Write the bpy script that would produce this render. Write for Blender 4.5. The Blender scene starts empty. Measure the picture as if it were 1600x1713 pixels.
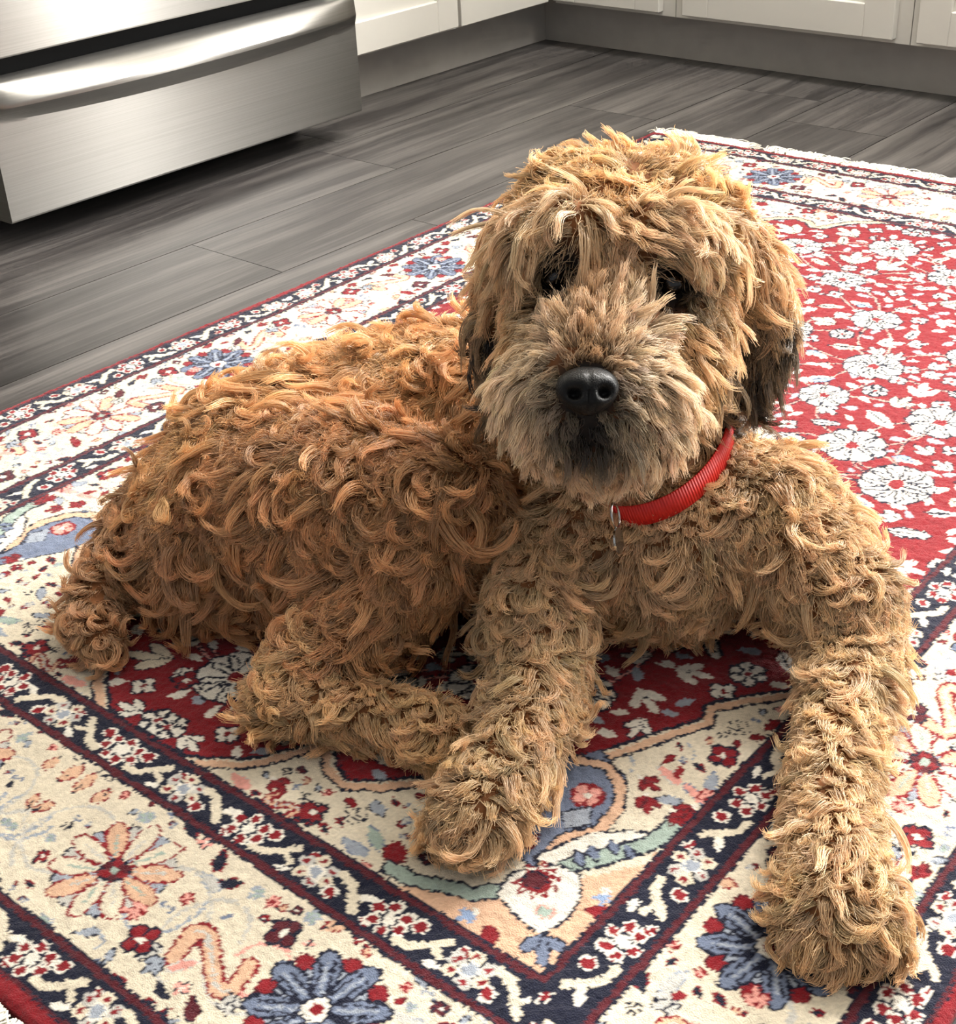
import bpy, bmesh, math, random
import numpy as np
from mathutils import Vector, Matrix
from mathutils.bvhtree import BVHTree

random.seed(7)
RNG = np.random.default_rng(7)
scn = bpy.context.scene
COL = scn.collection

# ------------------------------------------------------------------ camera
FPX, PITCH, ROLL, YAW, CAMH = 2343.995, 0.533372, -0.0481523, 0.839431, 0.72
_F = np.array([0, math.cos(PITCH), -math.sin(PITCH)])
_R0 = np.array([1, 0, 0.])
_U0 = np.cross(_R0, _F)
_R = _R0 * math.cos(ROLL) + _U0 * math.sin(ROLL)
_U = -_R0 * math.sin(ROLL) + _U0 * math.cos(ROLL)
_M = np.array([[math.sin(YAW), -math.cos(YAW), 0], [math.cos(YAW), math.sin(YAW), 0], [0, 0, 1]])
CR, CU, CF = _M @ _R, _M @ _U, _M @ _F
CC = np.array([0, 0, CAMH])


def ray(px, py):
    return CR * (px - 800) - CU * (py - 856.5) + CF * FPX


def P(px, py, z):
    """photo pixel at a height above the floor"""
    d = ray(px, py)
    return CC + d * ((z - CAMH) / d[2])


def Q(px, py, dist):
    """photo pixel at a depth along the view axis"""
    return CC + ray(px, py) * (dist / FPX)


cam_data = bpy.data.cameras.new('camera')
cam_data.sensor_fit = 'HORIZONTAL'
cam_data.sensor_width = 36.0
cam_data.lens = FPX / 1600 * 36.0
cam_data.clip_start = 0.02
cam = bpy.data.objects.new('camera', cam_data)
COL.objects.link(cam)
mw = Matrix.Identity(4)
for i in range(3):
    mw[i][0], mw[i][1], mw[i][2], mw[i][3] = CR[i], CU[i], -CF[i], CC[i]
cam.matrix_world = mw
scn.camera = cam

# ------------------------------------------------------------------ light
world = bpy.data.worlds.new('world')
scn.world = world
world.use_nodes = True
bg = world.node_tree.nodes['Background']
bg.inputs['Color'].default_value = (0.93, 0.96, 1.0, 1)
bg.inputs['Strength'].default_value = 0.26

WIN = (-1.15, 0.40, 1.05, 2.25)         # window over the worktop on the back wall: x0 x1 z0 z1
WIN2 = (0.84, 1.12, 0.12, 2.12)         # narrow side light further along the same wall
WALL_Y, WALL_X = 3.26, -2.68
for nm, wn, pw in (('window_daylight', WIN, 140), ('side_light_daylight', WIN2, 58)):
    ld = bpy.data.lights.new(nm, 'AREA')
    ld.shape = 'RECTANGLE'
    ld.size, ld.size_y = wn[1] - wn[0] - 0.06, wn[3] - wn[2] - 0.06
    ld.energy = pw
    ld.color = (1.0, 0.975, 0.935)
    lo = bpy.data.objects.new(nm, ld)
    COL.objects.link(lo)
    lo.location = ((wn[0] + wn[1]) / 2, WALL_Y - 0.03, (wn[2] + wn[3]) / 2)
    lo.rotation_euler = (math.radians(-90), 0, 0)

vs = scn.view_settings
vs.view_transform = 'Standard'
vs.look = 'None'
vs.gamma = 1.0
vs.use_curve_mapping = False
vs.exposure = 0.76
scn.cycles.max_bounces = 6
scn.cycles.diffuse_bounces = 3
scn.cycles.glossy_bounces = 4
scn.cycles.transmission_bounces = 5
scn.cycles.use_adaptive_sampling = True
scn.cycles.adaptive_threshold = 0.05
scn.cycles.adaptive_min_samples = 12
scn.cycles.transparent_max_bounces = 8
scn.cycles.use_denoising = True


# ------------------------------------------------------------------ helpers
def s2l(c):
    c = np.asarray(c, float) / 255.0
    return np.where(c <= 0.04045, c / 12.92, ((c + 0.055) / 1.055) ** 2.4)


def col4(rgb):
    return (*[float(v) for v in s2l(rgb)], 1.0)


def new_mat(name):
    m = bpy.data.materials.new(name)
    m.use_nodes = True
    nt = m.node_tree
    return m, nt, nt.nodes['Principled BSDF']


def simple_mat(name, rgb, rough=0.5, metal=0.0, noise=0.0, scale=30.0, coat=0.0):
    m, nt, b = new_mat(name)
    b.inputs['Roughness'].default_value = rough
    b.inputs['Metallic'].default_value = metal
    b.inputs['Coat Weight'].default_value = coat
    c = col4(rgb)
    if noise > 0:
        tc = nt.nodes.new('ShaderNodeTexCoord')
        n = nt.nodes.new('ShaderNodeTexNoise')
        n.inputs['Scale'].default_value = scale
        n.inputs['Detail'].default_value = 4
        r = nt.nodes.new('ShaderNodeValToRGB')
        r.color_ramp.elements[0].position = 0.3
        r.color_ramp.elements[1].position = 0.7
        r.color_ramp.elements[0].color = tuple(v * (1 - noise) for v in c[:3]) + (1,)
        r.color_ramp.elements[1].color = tuple(min(1, v * (1 + noise)) for v in c[:3]) + (1,)
        nt.links.new(tc.outputs['Object'], n.inputs['Vector'])
        nt.links.new(n.outputs['Fac'], r.inputs['Fac'])
        nt.links.new(r.outputs['Color'], b.inputs['Base Color'])
    else:
        b.inputs['Base Color'].default_value = c
    return m


def link(o, parent=None):
    COL.objects.link(o)
    if parent is not None:
        o.parent = parent
    return o


def mesh_obj(name, verts, faces, mat, parent=None, smooth=False, origin=None):
    me = bpy.data.meshes.new(name)
    verts = np.asarray(verts, float)
    if origin is not None:
        verts = verts - np.asarray(origin)
    me.from_pydata([tuple(v) for v in verts], [], faces)
    me.update()
    if smooth:
        me.polygons.foreach_set('use_smooth', [True] * len(me.polygons))
    if mat is not None:
        me.materials.append(mat)
    o = bpy.data.objects.new(name, me)
    if origin is not None:
        o.location = origin
    return link(o, parent)


def bm_obj(name, bm, mat, parent=None, smooth=False, loc=(0, 0, 0)):
    me = bpy.data.meshes.new(name)
    bm.normal_update()
    bm.to_mesh(me)
    bm.free()
    if smooth:
        me.polygons.foreach_set('use_smooth', [True] * len(me.polygons))
    if mat is not None:
        me.materials.append(mat)
    o = bpy.data.objects.new(name, me)
    o.location = loc
    return link(o, parent)


def box_bm(x0, x1, y0, y1, z0, z1, bevel=0.0, seg=2, bm=None):
    b = bmesh.new()
    bmesh.ops.create_cube(b, size=1.0)
    for v in b.verts:
        v.co = Vector((x0 + (v.co.x + .5) * (x1 - x0), y0 + (v.co.y + .5) * (y1 - y0), z0 + (v.co.z + .5) * (z1 - z0)))
    if bevel > 0:
        bmesh.ops.bevel(b, geom=list(b.edges), offset=bevel, segments=seg, profile=0.5, affect='EDGES')
    if bm is None:
        return b
    me = bpy.data.meshes.new('tmp')
    b.to_mesh(me)
    b.free()
    bm.from_mesh(me)
    bpy.data.meshes.remove(me)
    return bm


def box(name, x0, x1, y0, y1, z0, z1, mat, parent=None, bevel=0.0, seg=2):
    return bm_obj(name, box_bm(x0, x1, y0, y1, z0, z1, bevel, seg), mat, parent)


def empty(name, loc=(0, 0, 0)):
    o = bpy.data.objects.new(name, None)
    o.empty_display_size = 0.05
    COL.objects.link(o)
    o['place'] = 0
    del o['place']
    return o


def tag(o, label=None, cat=None, group=None, kind=None):
    if label: o['label'] = label
    if cat: o['category'] = cat
    if group: o['group'] = group
    if kind: o['kind'] = kind
    return o


# ------------------------------------------------------------------ room shell
m_wall = simple_mat('wall_paint', (226, 222, 212), 0.8, noise=0.03, scale=60)
m_trim = simple_mat('trim_paint', (236, 233, 226), 0.45)
m_cab = simple_mat('cabinet_paint', (208, 205, 197), 0.42, noise=0.015, scale=12)
m_kick = simple_mat('toe_kick_vinyl', (158, 154, 148), 0.30, noise=0.05, scale=25)
m_stone = simple_mat('worktop_stone', (196, 192, 186), 0.25, noise=0.12, scale=80)
m_dark = simple_mat('dark_enamel', (16, 16, 17), 0.4, noise=0.1)
m_black = simple_mat('black_gap_shade', (5, 5, 5), 0.8, noise=0.1)
m_subfloor = simple_mat('subfloor', (38, 36, 35), 0.8, noise=0.1)


def wood_mat():
    m, nt, b = new_mat('grey_wood_laminate')
    N, L = nt.nodes, nt.links
    tc = N.new('ShaderNodeTexCoord')
    oi = N.new('ShaderNodeObjectInfo')
    mp = N.new('ShaderNodeMapping')
    mp.inputs['Scale'].default_value = (26, 1.3, 10)
    off = N.new('ShaderNodeVectorMath'); off.operation = 'MULTIPLY_ADD'
    off.inputs[1].default_value = (7.3, 11.1, 3.7)
    L.new(oi.outputs['Random'], off.inputs[0])
    L.new(tc.outputs['Object'], off.inputs[2])
    # broad wavering of the grain
    nw = N.new('ShaderNodeTexNoise'); nw.inputs['Scale'].default_value = 2.3; nw.inputs['Detail'].default_value = 2
    L.new(off.outputs[0], nw.inputs['Vector'])
    dv = N.new('ShaderNodeVectorMath'); dv.operation = 'MULTIPLY_ADD'; dv.inputs[1].default_value = (0.03, 0.0, 0.0)
    L.new(nw.outputs['Color'], dv.inputs[0]); L.new(off.outputs[0], dv.inputs[2])
    L.new(dv.outputs[0], mp.inputs['Vector'])
    n1 = N.new('ShaderNodeTexNoise'); n1.inputs['Scale'].default_value = 1.0; n1.inputs['Detail'].default_value = 6; n1.inputs['Roughness'].default_value = 0.62
    L.new(mp.outputs[0], n1.inputs['Vector'])
    mp2 = N.new('ShaderNodeMapping'); mp2.inputs['Scale'].default_value = (220, 6, 10)
    L.new(dv.outputs[0], mp2.inputs['Vector'])
    n2 = N.new('ShaderNodeTexNoise'); n2.inputs['Scale'].default_value = 1.0; n2.inputs['Detail'].default_value = 3
    L.new(mp2.outputs[0], n2.inputs['Vector'])
    mx = N.new('ShaderNodeMix'); mx.data_type = 'FLOAT'; mx.inputs[0].default_value = 0.32
    L.new(n1.outputs['Fac'], mx.inputs[2]); L.new(n2.outputs['Fac'], mx.inputs[3])
    rp = N.new('ShaderNodeValToRGB'); e = rp.color_ramp.elements
    e[0].position = 0.33; e[0].color = col4((36, 34, 33))
    e[1].position = 0.66; e[1].color = col4((98, 94, 91))
    k = rp.color_ramp.elements.new(0.47); k.color = col4((60, 57, 56))
    L.new(mx.outputs[0], rp.inputs['Fac'])
    hs = N.new('ShaderNodeHueSaturation')
    mr = N.new('ShaderNodeMapRange'); mr.inputs['To Min'].default_value = 0.86; mr.inputs['To Max'].default_value = 1.14
    L.new(oi.outputs['Random'], mr.inputs['Value']); L.new(mr.outputs[0], hs.inputs['Value'])
    L.new(rp.outputs['Color'], hs.inputs['Color']); L.new(hs.outputs[0], b.inputs['Base Color'])
    b.inputs['Roughness'].default_value = 0.38
    bp = N.new('ShaderNodeBump'); bp.inputs['Strength'].default_value = 0.12; bp.inputs['Distance'].default_value = 0.001
    L.new(n2.outputs['Fac'], bp.inputs['Height']); L.new(bp.outputs[0], b.inputs['Normal'])
    return m


m_wood = wood_mat()
FX0, FX1, FY0, FY1 = WALL_X, 1.7, -0.75, WALL_Y
floor = box('floor', FX0, FX1, FY0, FY1, -0.06, -0.0085, m_subfloor)
tag(floor, 'grey wood laminate floor of wide planks', kind='structure')
PW, PL = 0.2045, 0.952
shared = {}
seam_at = {0: 1.715, 1: 1.257, 2: 1.533}          # rows counted from x = -1.894
for r in range(-4, 18):
    x0 = -1.894 + r * PW
    s = seam_at.get(r, 1.2 + (r * 0.377) % PL)
    y = s - PL * math.ceil((s - FY0) / PL)
    while y < FY1:
        a, b_ = max(y, FY0), min(y + PL, FY1)
        xa, xb = max(x0, FX0), min(x0 + PW, FX1)
        if b_ - a > 0.02 and xb - xa > 0.02:
            key = (round(xb - xa, 3), round(b_ - a, 3))
            if key not in shared:
                bm = box_bm(0.0007, key[0] - 0.0007, 0.0006, key[1] - 0.0006, -0.008, 0)
                me = bpy.data.meshes.new('plank'); bm.to_mesh(me); bm.free(); me.materials.append(m_wood)
                shared[key] = me
            o = bpy.data.objects.new('plank', shared[key])
            o.location = (xa, a, 0)
            link(o, floor)
        y += PL

# back wall with the window opening, left wall
bm = bmesh.new()
xs = [WALL_X - .12, WIN[0], WIN[1], WIN2[0], WIN2[1], FX1]
for i in range(0, 6, 2):
    box_bm(xs[i], xs[i + 1], WALL_Y, WALL_Y + .12, 0, 2.5, bm=bm)
for wn in (WIN, WIN2):
    box_bm(wn[0], wn[1], WALL_Y, WALL_Y + .12, 0, wn[2], bm=bm)
    box_bm(wn[0], wn[1], WALL_Y, WALL_Y + .12, wn[3], 2.5, bm=bm)
tag(bm_obj('wall_back', bm, m_wall), 'pale painted kitchen wall with window', kind='structure')
tag(box('wall_left', WALL_X - .12, WALL_X, FY0, WALL_Y, 0, 2.5, m_wall), 'pale painted wall behind the stove', kind='structure')
tag(box('ceiling', WALL_X - .12, FX1, FY0, WALL_Y + .12, 2.5, 2.56, m_wall), 'white painted ceiling', kind='structure')
m_glass, nt, b = new_mat('window_glass')
b.inputs['Transmission Weight'].default_value = 1.0
b.inputs['Roughness'].default_value = 0.0
b.inputs['Base Color'].default_value = (1, 1, 1, 1)
for wi, (wn, fr) in enumerate(((WIN, .05), (WIN2, .03))):
    bm = bmesh.new()
    x0, x1, z0, z1 = wn
    xm = (x0 + x1) / 2
    bars = [(x0, x0 + fr, z0, z1), (x1 - fr, x1, z0, z1), (x0 + fr, x1 - fr, z0, z0 + fr), (x0 + fr, x1 - fr, z1 - fr, z1)]
    if wi == 0:
        bars.append((xm - .02, xm + .02, z0 + fr, z1 - fr))
    for a in bars:
        box_bm(a[0], a[1], WALL_Y + .02, WALL_Y + .09, a[2], a[3], bm=bm)
    win = tag(bm_obj('window_%d' % (wi + 1), bm, m_trim), ('white framed kitchen window', 'narrow white framed side light')[wi], kind='structure')
    for a, b_ in (((x0 + fr, xm - .02), (xm + .02, x1 - fr)) if wi == 0 else ((x0 + fr, x1 - fr),)):
        box('pane', a, b_, WALL_Y + .05, WALL_Y + .056, z0 + fr, z1 - fr, m_glass, win)

# ------------------------------------------------------------------ unseen ceiling lamp, added to light rug and dog from above
LMP = (-0.80, 2.22)
lamp = empty('added_ceiling_light')
tag(lamp, 'added unseen white rectangular ceiling light over the back cabinets', 'lamp')
bm = bmesh.new()
lw, lh = .62, .27
for a in ((-lw, lw, -lh, -lh + .03), (-lw, lw, lh - .03, lh), (-lw, -lw + .03, -lh + .03, lh - .03), (lw - .03, lw, -lh + .03, lh - .03)):
    box_bm(LMP[0] + a[0], LMP[0] + a[1], LMP[1] + a[2], LMP[1] + a[3], 2.44, 2.4995, bm=bm)
bm_obj('frame', bm, m_trim, lamp)
m_diff, nt, b = new_mat('added_lamp_diffuser')
b.inputs['Base Color'].default_value = (.9, .9, .88, 1)
b.inputs['Emission Color'].default_value = (1, .96, .9, 1); b.inputs['Emission Strength'].default_value = 2.0
box('diffuser', LMP[0] - lw + .03, LMP[0] + lw - .03, LMP[1] - lh + .03, LMP[1] + lh - .03, 2.455, 2.465, m_diff, lamp)
ld = bpy.data.lights.new('added_lamp_glow', 'AREA'); ld.shape = 'RECTANGLE'; ld.size, ld.size_y = 2 * lw - .08, 2 * lh - .08
ld.energy = 36; ld.color = (1.0, 0.965, 0.915)
lo = bpy.data.objects.new('added_lamp_glow', ld); link(lo, lamp); lo.location = (LMP[0], LMP[1], 2.45)

# ------------------------------------------------------------------ cabinets
def shaker_door(parent, axis, face, a0, a1, z0, z1, name='door'):
    """frame-and-panel door; axis 'x' faces +X at x=face, axis 'y' faces -Y at y=face"""
    fw, t = 0.062, 0.019

    def bx(bm, p0, p1, q0, q1, d0, d1, bev=0.0015):
        if axis == 'x':
            box_bm(face - d1, face - d0, p0, p1, q0, q1, bev, 1, bm=bm)
        else:
            box_bm(p0, p1, face + d0, face + d1, q0, q1, bev, 1, bm=bm)
    bm = bmesh.new()
    bx(bm, a0, a0 + fw, z0, z1, 0, t)
    bx(bm, a1 - fw, a1, z0, z1, 0, t)
    bx(bm, a0 + fw, a1 - fw, z0, z0 + fw, 0, t)
    bx(bm, a0 + fw, a1 - fw, z1 - fw, z1, 0, t)
    d = bm_obj(name, bm, m_cab, parent)
    bm = bmesh.new()
    bx(bm, a0 + fw - .004, a1 - fw + .004, z0 + fw - .004, z1 - fw + .004, 0.009, 0.015, 0)
    bm_obj('door_panel', bm, m_cab, d)
    return d


LX, RY = -2.03, 2.585          # door face planes
KX, KY = -2.092, 2.646         # toe kick planes
# cabinet between the stove and the corner
cab = empty('base_cabinet')
tag(cab, 'white shaker base cabinet right beside the steel stove', 'cabinet', 'white base cabinets')
box('body', WALL_X + .005, LX - .0195, 1.852, 2.60, 0.095, 0.868, m_cab, cab)
shaker_door(cab, 'x', LX, 1.858, 2.276, 0.102, 0.70)
box('drawer_front', LX - .019, LX, 1.858, 2.276, 0.712, 0.855, m_cab, cab, 0.0015, 1)
box('filler_panel', LX - .019, LX - .002, 2.288, 2.584, 0.100, 0.860, m_cab, cab, 0.0015, 1)


def run_cab(x0, x1, doors, label, filler=None):
    c = empty('base_cabinet')
    tag(c, label, 'cabinet', 'white base cabinets')
    box('body', x0, x1, RY + .0195, WALL_Y - .005, 0.095, 0.868, m_cab, c)
    for a, b in doors:
        shaker_door(c, 'y', RY, a, b, 0.104, 0.70)
        box('drawer_front', a, b, RY, RY + .019, 0.712, 0.855, m_cab, c, 0.0015, 1)
    return c


tag(box('baseboard_left', KX - .014, KX, 1.852, KY + .014, 0.0005, 0.0945, m_kick), 'grey toe kick board under the cabinet beside the stove', kind='structure')
tag(box('baseboard_back', KX + .0005, -0.30, KY, KY + .014, 0.0005, 0.0945, m_kick), 'grey toe kick board under the back row of cabinets', kind='structure')
run_cab(-2.028, -1.708, [(-2.024, -1.738)], 'white shaker base cabinet filling the inner corner')
run_cab(-1.706, -1.178, [(-1.680, -1.206)], 'white shaker base cabinet with one wide door, back row')
run_cab(-1.176, -0.30, [(-1.158, -0.76), (-0.75, -0.32)], 'white shaker base cabinet at the right picture edge')
wt = bmesh.new()
box_bm(WALL_X + .004, -2.005, 1.85, WALL_Y - .004, 0.870, 0.905, 0.004, 2, bm=wt)
box_bm(-2.0045, -0.28, 2.56, WALL_Y - .004, 0.870, 0.905, 0.004, 2, bm=wt)
tag(bm_obj('worktop', wt, m_stone), 'pale stone worktop over the white corner cabinets', 'worktop')


# ------------------------------------------------------------------ stove
def steel_mat():
    m, nt, b = new_mat('brushed_stainless_steel')
    N, L = nt.nodes, nt.links
    b.inputs['Metallic'].default_value = 1.0
    tc = N.new('ShaderNodeTexCoord')
    mp = N.new('ShaderNodeMapping'); mp.inputs['Scale'].default_value = (3, 3, 900)
    n = N.new('ShaderNodeTexNoise'); n.inputs['Scale'].default_value = 1.0; n.inputs['Detail'].default_value = 2
    L.new(tc.outputs['Object'], mp.inputs['Vector']); L.new(mp.outputs[0], n.inputs['Vector'])
    r = N.new('ShaderNodeValToRGB')
    r.color_ramp.elements[0].color = col4((124, 122, 118)); r.color_ramp.elements[1].color = col4((148, 146, 142))
    L.new(n.outputs['Fac'], r.inputs['Fac']); L.new(r.outputs['Color'], b.inputs['Base Color'])
    b.inputs['Roughness'].default_value = 0.29
    b.inputs['Anisotropic'].default_value = 0.88
    cx = N.new('ShaderNodeCombineXYZ'); cx.inputs[2].default_value = 1.0
    L.new(cx.outputs[0], b.inputs['Tangent'])
    return m


m_steel = steel_mat()
SX, SY0, SY1 = -1.881, 1.077, 1.829
stove = empty('kitchen_range')
tag(stove, 'stainless steel stove with bottom drawer beside the white cabinet', 'stove')
box('body', WALL_X + .02, SX - .075, SY0 + .003, SY1 - .003, 0.05, 0.905, m_dark, stove, 0.004)
for fx in (SX - .22, WALL_X + .12):
    for fy in (SY0 + .06, SY1 - .06):
        b = bmesh.new()
        bmesh.ops.create_cone(b, cap_ends=True, segments=16, radius1=.018, radius2=.014, depth=.05)
        bm_obj('foot', b, m_dark, stove, loc=(fx, fy, .0255))
box('gap_shade_strip', SX - .075, SX - .060, SY0 + .004, SY1 - .004, 0.24, 0.30, m_black, stove)  # black strip painting the shade deep in the gap
# drawer front with its bowed pull lip
ny, prof_n = 48, 0
DZ0, DZT = 0.047, 0.252
verts, faces = [], []
for i in range(ny + 1):
    t = i / ny
    y = SY0 + t * (SY1 - SY0)
    bow = (max(0.0, math.sin(math.pi * t))) ** 0.62
    d = 0.004 + 0.038 * bow
    zl = DZT - 0.050 - 0.018 * bow          # where the lip meets the flat front
    prof = [(-0.040, DZT), (-0.004, DZT), (0.000, DZT - 0.001)]
    for k in range(1, 7):                    # upper face leaning outwards
        s = k / 6
        prof.append((d * s ** 0.8, DZT - 0.001 - 0.027 * s ** 1.3))
    prof += [(d + 0.0006, DZT - 0.031), (d + 0.0002, DZT - 0.035)]
    zi = DZT - 0.035
    for k in range(1, 7):                    # underside returning
        s = k / 6
        prof.append((d * (1 - s) ** 1.25, zi + (zl - zi) * s))
    prof += [(0.0, zl - 0.004), (0.0, DZ0 + 0.004), (-0.0015, DZ0 + 0.0012), (-0.004, DZ0), (-0.040, DZ0)]
    prof_n = len(prof)
    for dx, z in prof:
        verts.append((SX + dx, y, z))
for i in range(ny):
    for k in range(prof_n):
        a, b = i * prof_n + k, i * prof_n + (k + 1) % prof_n
        faces.append((a, b, b + prof_n, a + prof_n))
faces.append(tuple(range(prof_n - 1, -1, -1)))
faces.append(tuple(range(ny * prof_n, (ny + 1) * prof_n)))
dr = mesh_obj('drawer', verts, faces, m_steel, stove)
dr.data.polygons.foreach_set('use_smooth', [True] * len(dr.data.polygons))
dr.data.set_sharp_from_angle(angle=math.radians(28))
dr['label'] = 'steel storage drawer with bowed pull lip'
# oven door: lower rail, glass, handle
dz0, dz1 = 0.282, 0.80
od = box('oven_door', SX - .040, SX - .004, SY0 + .001, SY1 - .001, dz0, dz1, m_steel, stove, 0.003)
m_oven = simple_mat('oven_glass', (12, 12, 13), 0.08, noise=0.1)
box('oven_window', SX - .006, SX - .002, SY0 + .12, SY1 - .12, 0.46, 0.68, m_oven, od, 0.001)
b = bmesh.new()
bmesh.ops.create_cone(b, cap_ends=True, segments=20, radius1=.013, radius2=.013, depth=.64, matrix=Matrix.Translation((SX + .045, (SY0 + SY1) / 2, .745)) @ Matrix.Rotation(math.pi / 2, 4, 'X'))
for yy in (SY0 + .09, SY1 - .09):
    box_bm(SX - .006, SX + .045, yy - .012, yy + .012, .735, .755, 0.003, 1, bm=b)
bm_obj('handle', b, m_steel, od)
box('control_panel', SX - .074, SX - .004, SY0 + .001, SY1 - .001, 0.806, 0.905, m_steel, stove, 0.003)
box('cooktop', WALL_X + .02, SX - .004, SY0 + .001, SY1 - .001, 0.906, 0.918, m_oven, stove, 0.003)
# ------------------------------------------------------------------ rug
UC, VC = -0.7835, 1.19                     # rug centre in its own frame
HP, HQ = 0.612, 0.935                      # half width, half length
DB = math.radians(48.77771 - 48.09586)
RUD = np.array([math.cos(DB), math.sin(DB)])
RVD = np.array([-math.sin(DB), math.cos(DB)])
RUGZ = 0.012


def T(px, py):
    """photo pixel -> rug quarter coordinates (p across, q along, from the centre)"""
    q = P(px, py, RUGZ)[:2]
    return abs(q @ RUD - UC), abs(q @ RVD - VC)


RC = {k: s2l(v) for k, v in dict(
    cream=(206, 195, 174), white=(218, 212, 200), red=(122, 13, 24), wine=(78, 15, 26), navy=(12, 16, 38), blue=(104, 114, 136),
    grey=(146, 153, 164), peach=(202, 164, 136), mint=(148, 163, 153), sky=(132, 152, 184), pale=(182, 179, 172), pink=(214, 150, 138)).items()}
RS = 0.0008


class Canvas:
    def __init__(s, w, h, c):
        s.nx, s.ny = int(w / RS) + 2, int(h / RS) + 2
        s.a = np.empty((s.nx, s.ny, 3)); s.a[:] = RC[c]

    def win(s, x0, x1, y0, y1):
        i0, i1 = max(0, int(x0 / RS) - 1), min(s.nx, int(x1 / RS) + 2)
        j0, j1 = max(0, int(y0 / RS) - 1), min(s.ny, int(y1 / RS) + 2)
        if i1 <= i0 or j1 <= j0:
            return None
        X, Y = np.meshgrid(np.arange(i0, i1) * RS, np.arange(j0, j1) * RS, indexing='ij')
        return s.a[i0:i1, j0:j1], X, Y

    def rect(s, x0, x1, y0, y1, c):
        s.a[max(0, round(x0 / RS)):max(0, round(x1 / RS)), max(0, round(y0 / RS)):max(0, round(y1 / RS))] = RC[c]

    def poly(s, pts, c, out=None, ow=0.0022):
        pts = np.asarray(pts, float)
        if out:
            s.stroke(np.vstack([pts, pts[:1]]), ow * 2, out)
        w = s.win(pts[:, 0].min(), pts[:, 0].max(), pts[:, 1].min(), pts[:, 1].max())
        if w is None: return
        A, X, Y = w
        ins = np.zeros(X.shape, bool)
        n = len(pts)
        for i in range(n):
            x1, y1 = pts[i]; x2, y2 = pts[(i + 1) % n]
            if y1 == y2: continue
            c1 = (Y < y1) != (Y < y2)
            ins ^= c1 & (X < (x2 - x1) * (Y - y1) / (y2 - y1) + x1)
        A[ins] = RC[c]

    def stroke(s, pts, wd, c, taper=None):
        pts = np.asarray(pts, float)
        n = len(pts) - 1
        for i in range(n):
            a, b = pts[i], pts[i + 1]
            r0 = wd / 2 * (1 if taper is None else 1 + (taper - 1) * i / n)
            w = s.win(min(a[0], b[0]) - r0, max(a[0], b[0]) + r0, min(a[1], b[1]) - r0, max(a[1], b[1]) + r0)
            if w is None: continue
            A, X, Y = w
            d = b - a; L2 = max(1e-12, d @ d)
            t = np.clip(((X - a[0]) * d[0] + (Y - a[1]) * d[1]) / L2, 0, 1)
            A[np.hypot(X - a[0] - t * d[0], Y - a[1] - t * d[1]) < r0] = RC[c]

    def petal(s, x, y, ang, ln, wd, c, out=None, ow=0.002, tip=0.6):
        """leaf from (x, y) along ang, widest at tip*ln"""
        ca, sa = math.cos(ang), math.sin(ang)
        w = s.win(x - ln * 1.1 - ow, x + ln * 1.1 + ow, y - ln * 1.1 - ow, y + ln * 1.1 + ow)
        if w is None: return
        A, X, Y = w
        t = (X - x) * ca + (Y - y) * sa
        n = -(X - x) * sa + (Y - y) * ca

        def body(g):
            tt = np.clip((t + g) / (ln + 2 * g), 0, 1)
            pr = np.where(tt < tip, np.sin(tt / tip * math.pi / 2) ** 0.9, np.sqrt(np.clip(1 - ((tt - tip) / (1 - tip)) ** 2, 0, 1)))
            return (t > -g) & (t < ln + g) & (np.abs(n) < (wd / 2 + g) * pr)
        if out:
            A[body(ow)] = RC[out]
        A[body(0)] = RC[c]

    def disc(s, x, y, r, c, out=None, ow=0.002):
        w = s.win(x - r - ow, x + r + ow, y - r - ow, y + r + ow)
        if w is None: return
        A, X, Y = w
        d = np.hypot(X - x, Y - y)
        if out: A[d < r + ow] = RC[out]
        A[d < r] = RC[c]

    # ---- motifs
    def small4(s, x, y, r=0.012, c='red', out='navy', mid='white', a0=0.4):
        for k in range(4):
            s.disc(x + r * .55 * math.cos(a0 + k * math.pi / 2), y + r * .55 * math.sin(a0 + k * math.pi / 2), r * .52, out)
        for k in range(4):
            s.disc(x + r * .55 * math.cos(a0 + k * math.pi / 2), y + r * .55 * math.sin(a0 + k * math.pi / 2), r * .36, c)
        s.disc(x, y, r * .24, mid)

    def red_flower(s, x, y, r=0.046, a0=0.1):
        n = 10
        for k in range(n):
            a = a0 + (k + .5) * 2 * math.pi / n
            s.petal(x + r * .2 * math.cos(a), y + r * .2 * math.sin(a), a, r * .72, r * .40, ('pale', 'grey')[k % 2], 'navy', .0015)
        for k in range(n):
            a = a0 + k * 2 * math.pi / n
            s.petal(x + r * .2 * math.cos(a), y + r * .2 * math.sin(a), a, r * .82, r * .31, ('cream', 'peach')[k % 3 == 0], 'red', .0017)
            s.stroke([(x + r * .3 * math.cos(a), y + r * .3 * math.sin(a)), (x + r * .75 * math.cos(a), y + r * .75 * math.sin(a))], .002, ('mint', 'pale')[k % 2])
        s.disc(x, y, r * .25, 'navy')
        for k in range(6):
            a = k * math.pi / 3
            s.disc(x + r * .15 * math.cos(a), y + r * .15 * math.sin(a), r * .085, 'wine' if k % 2 else 'red')
        s.disc(x, y, r * .08, 'mint')

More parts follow.
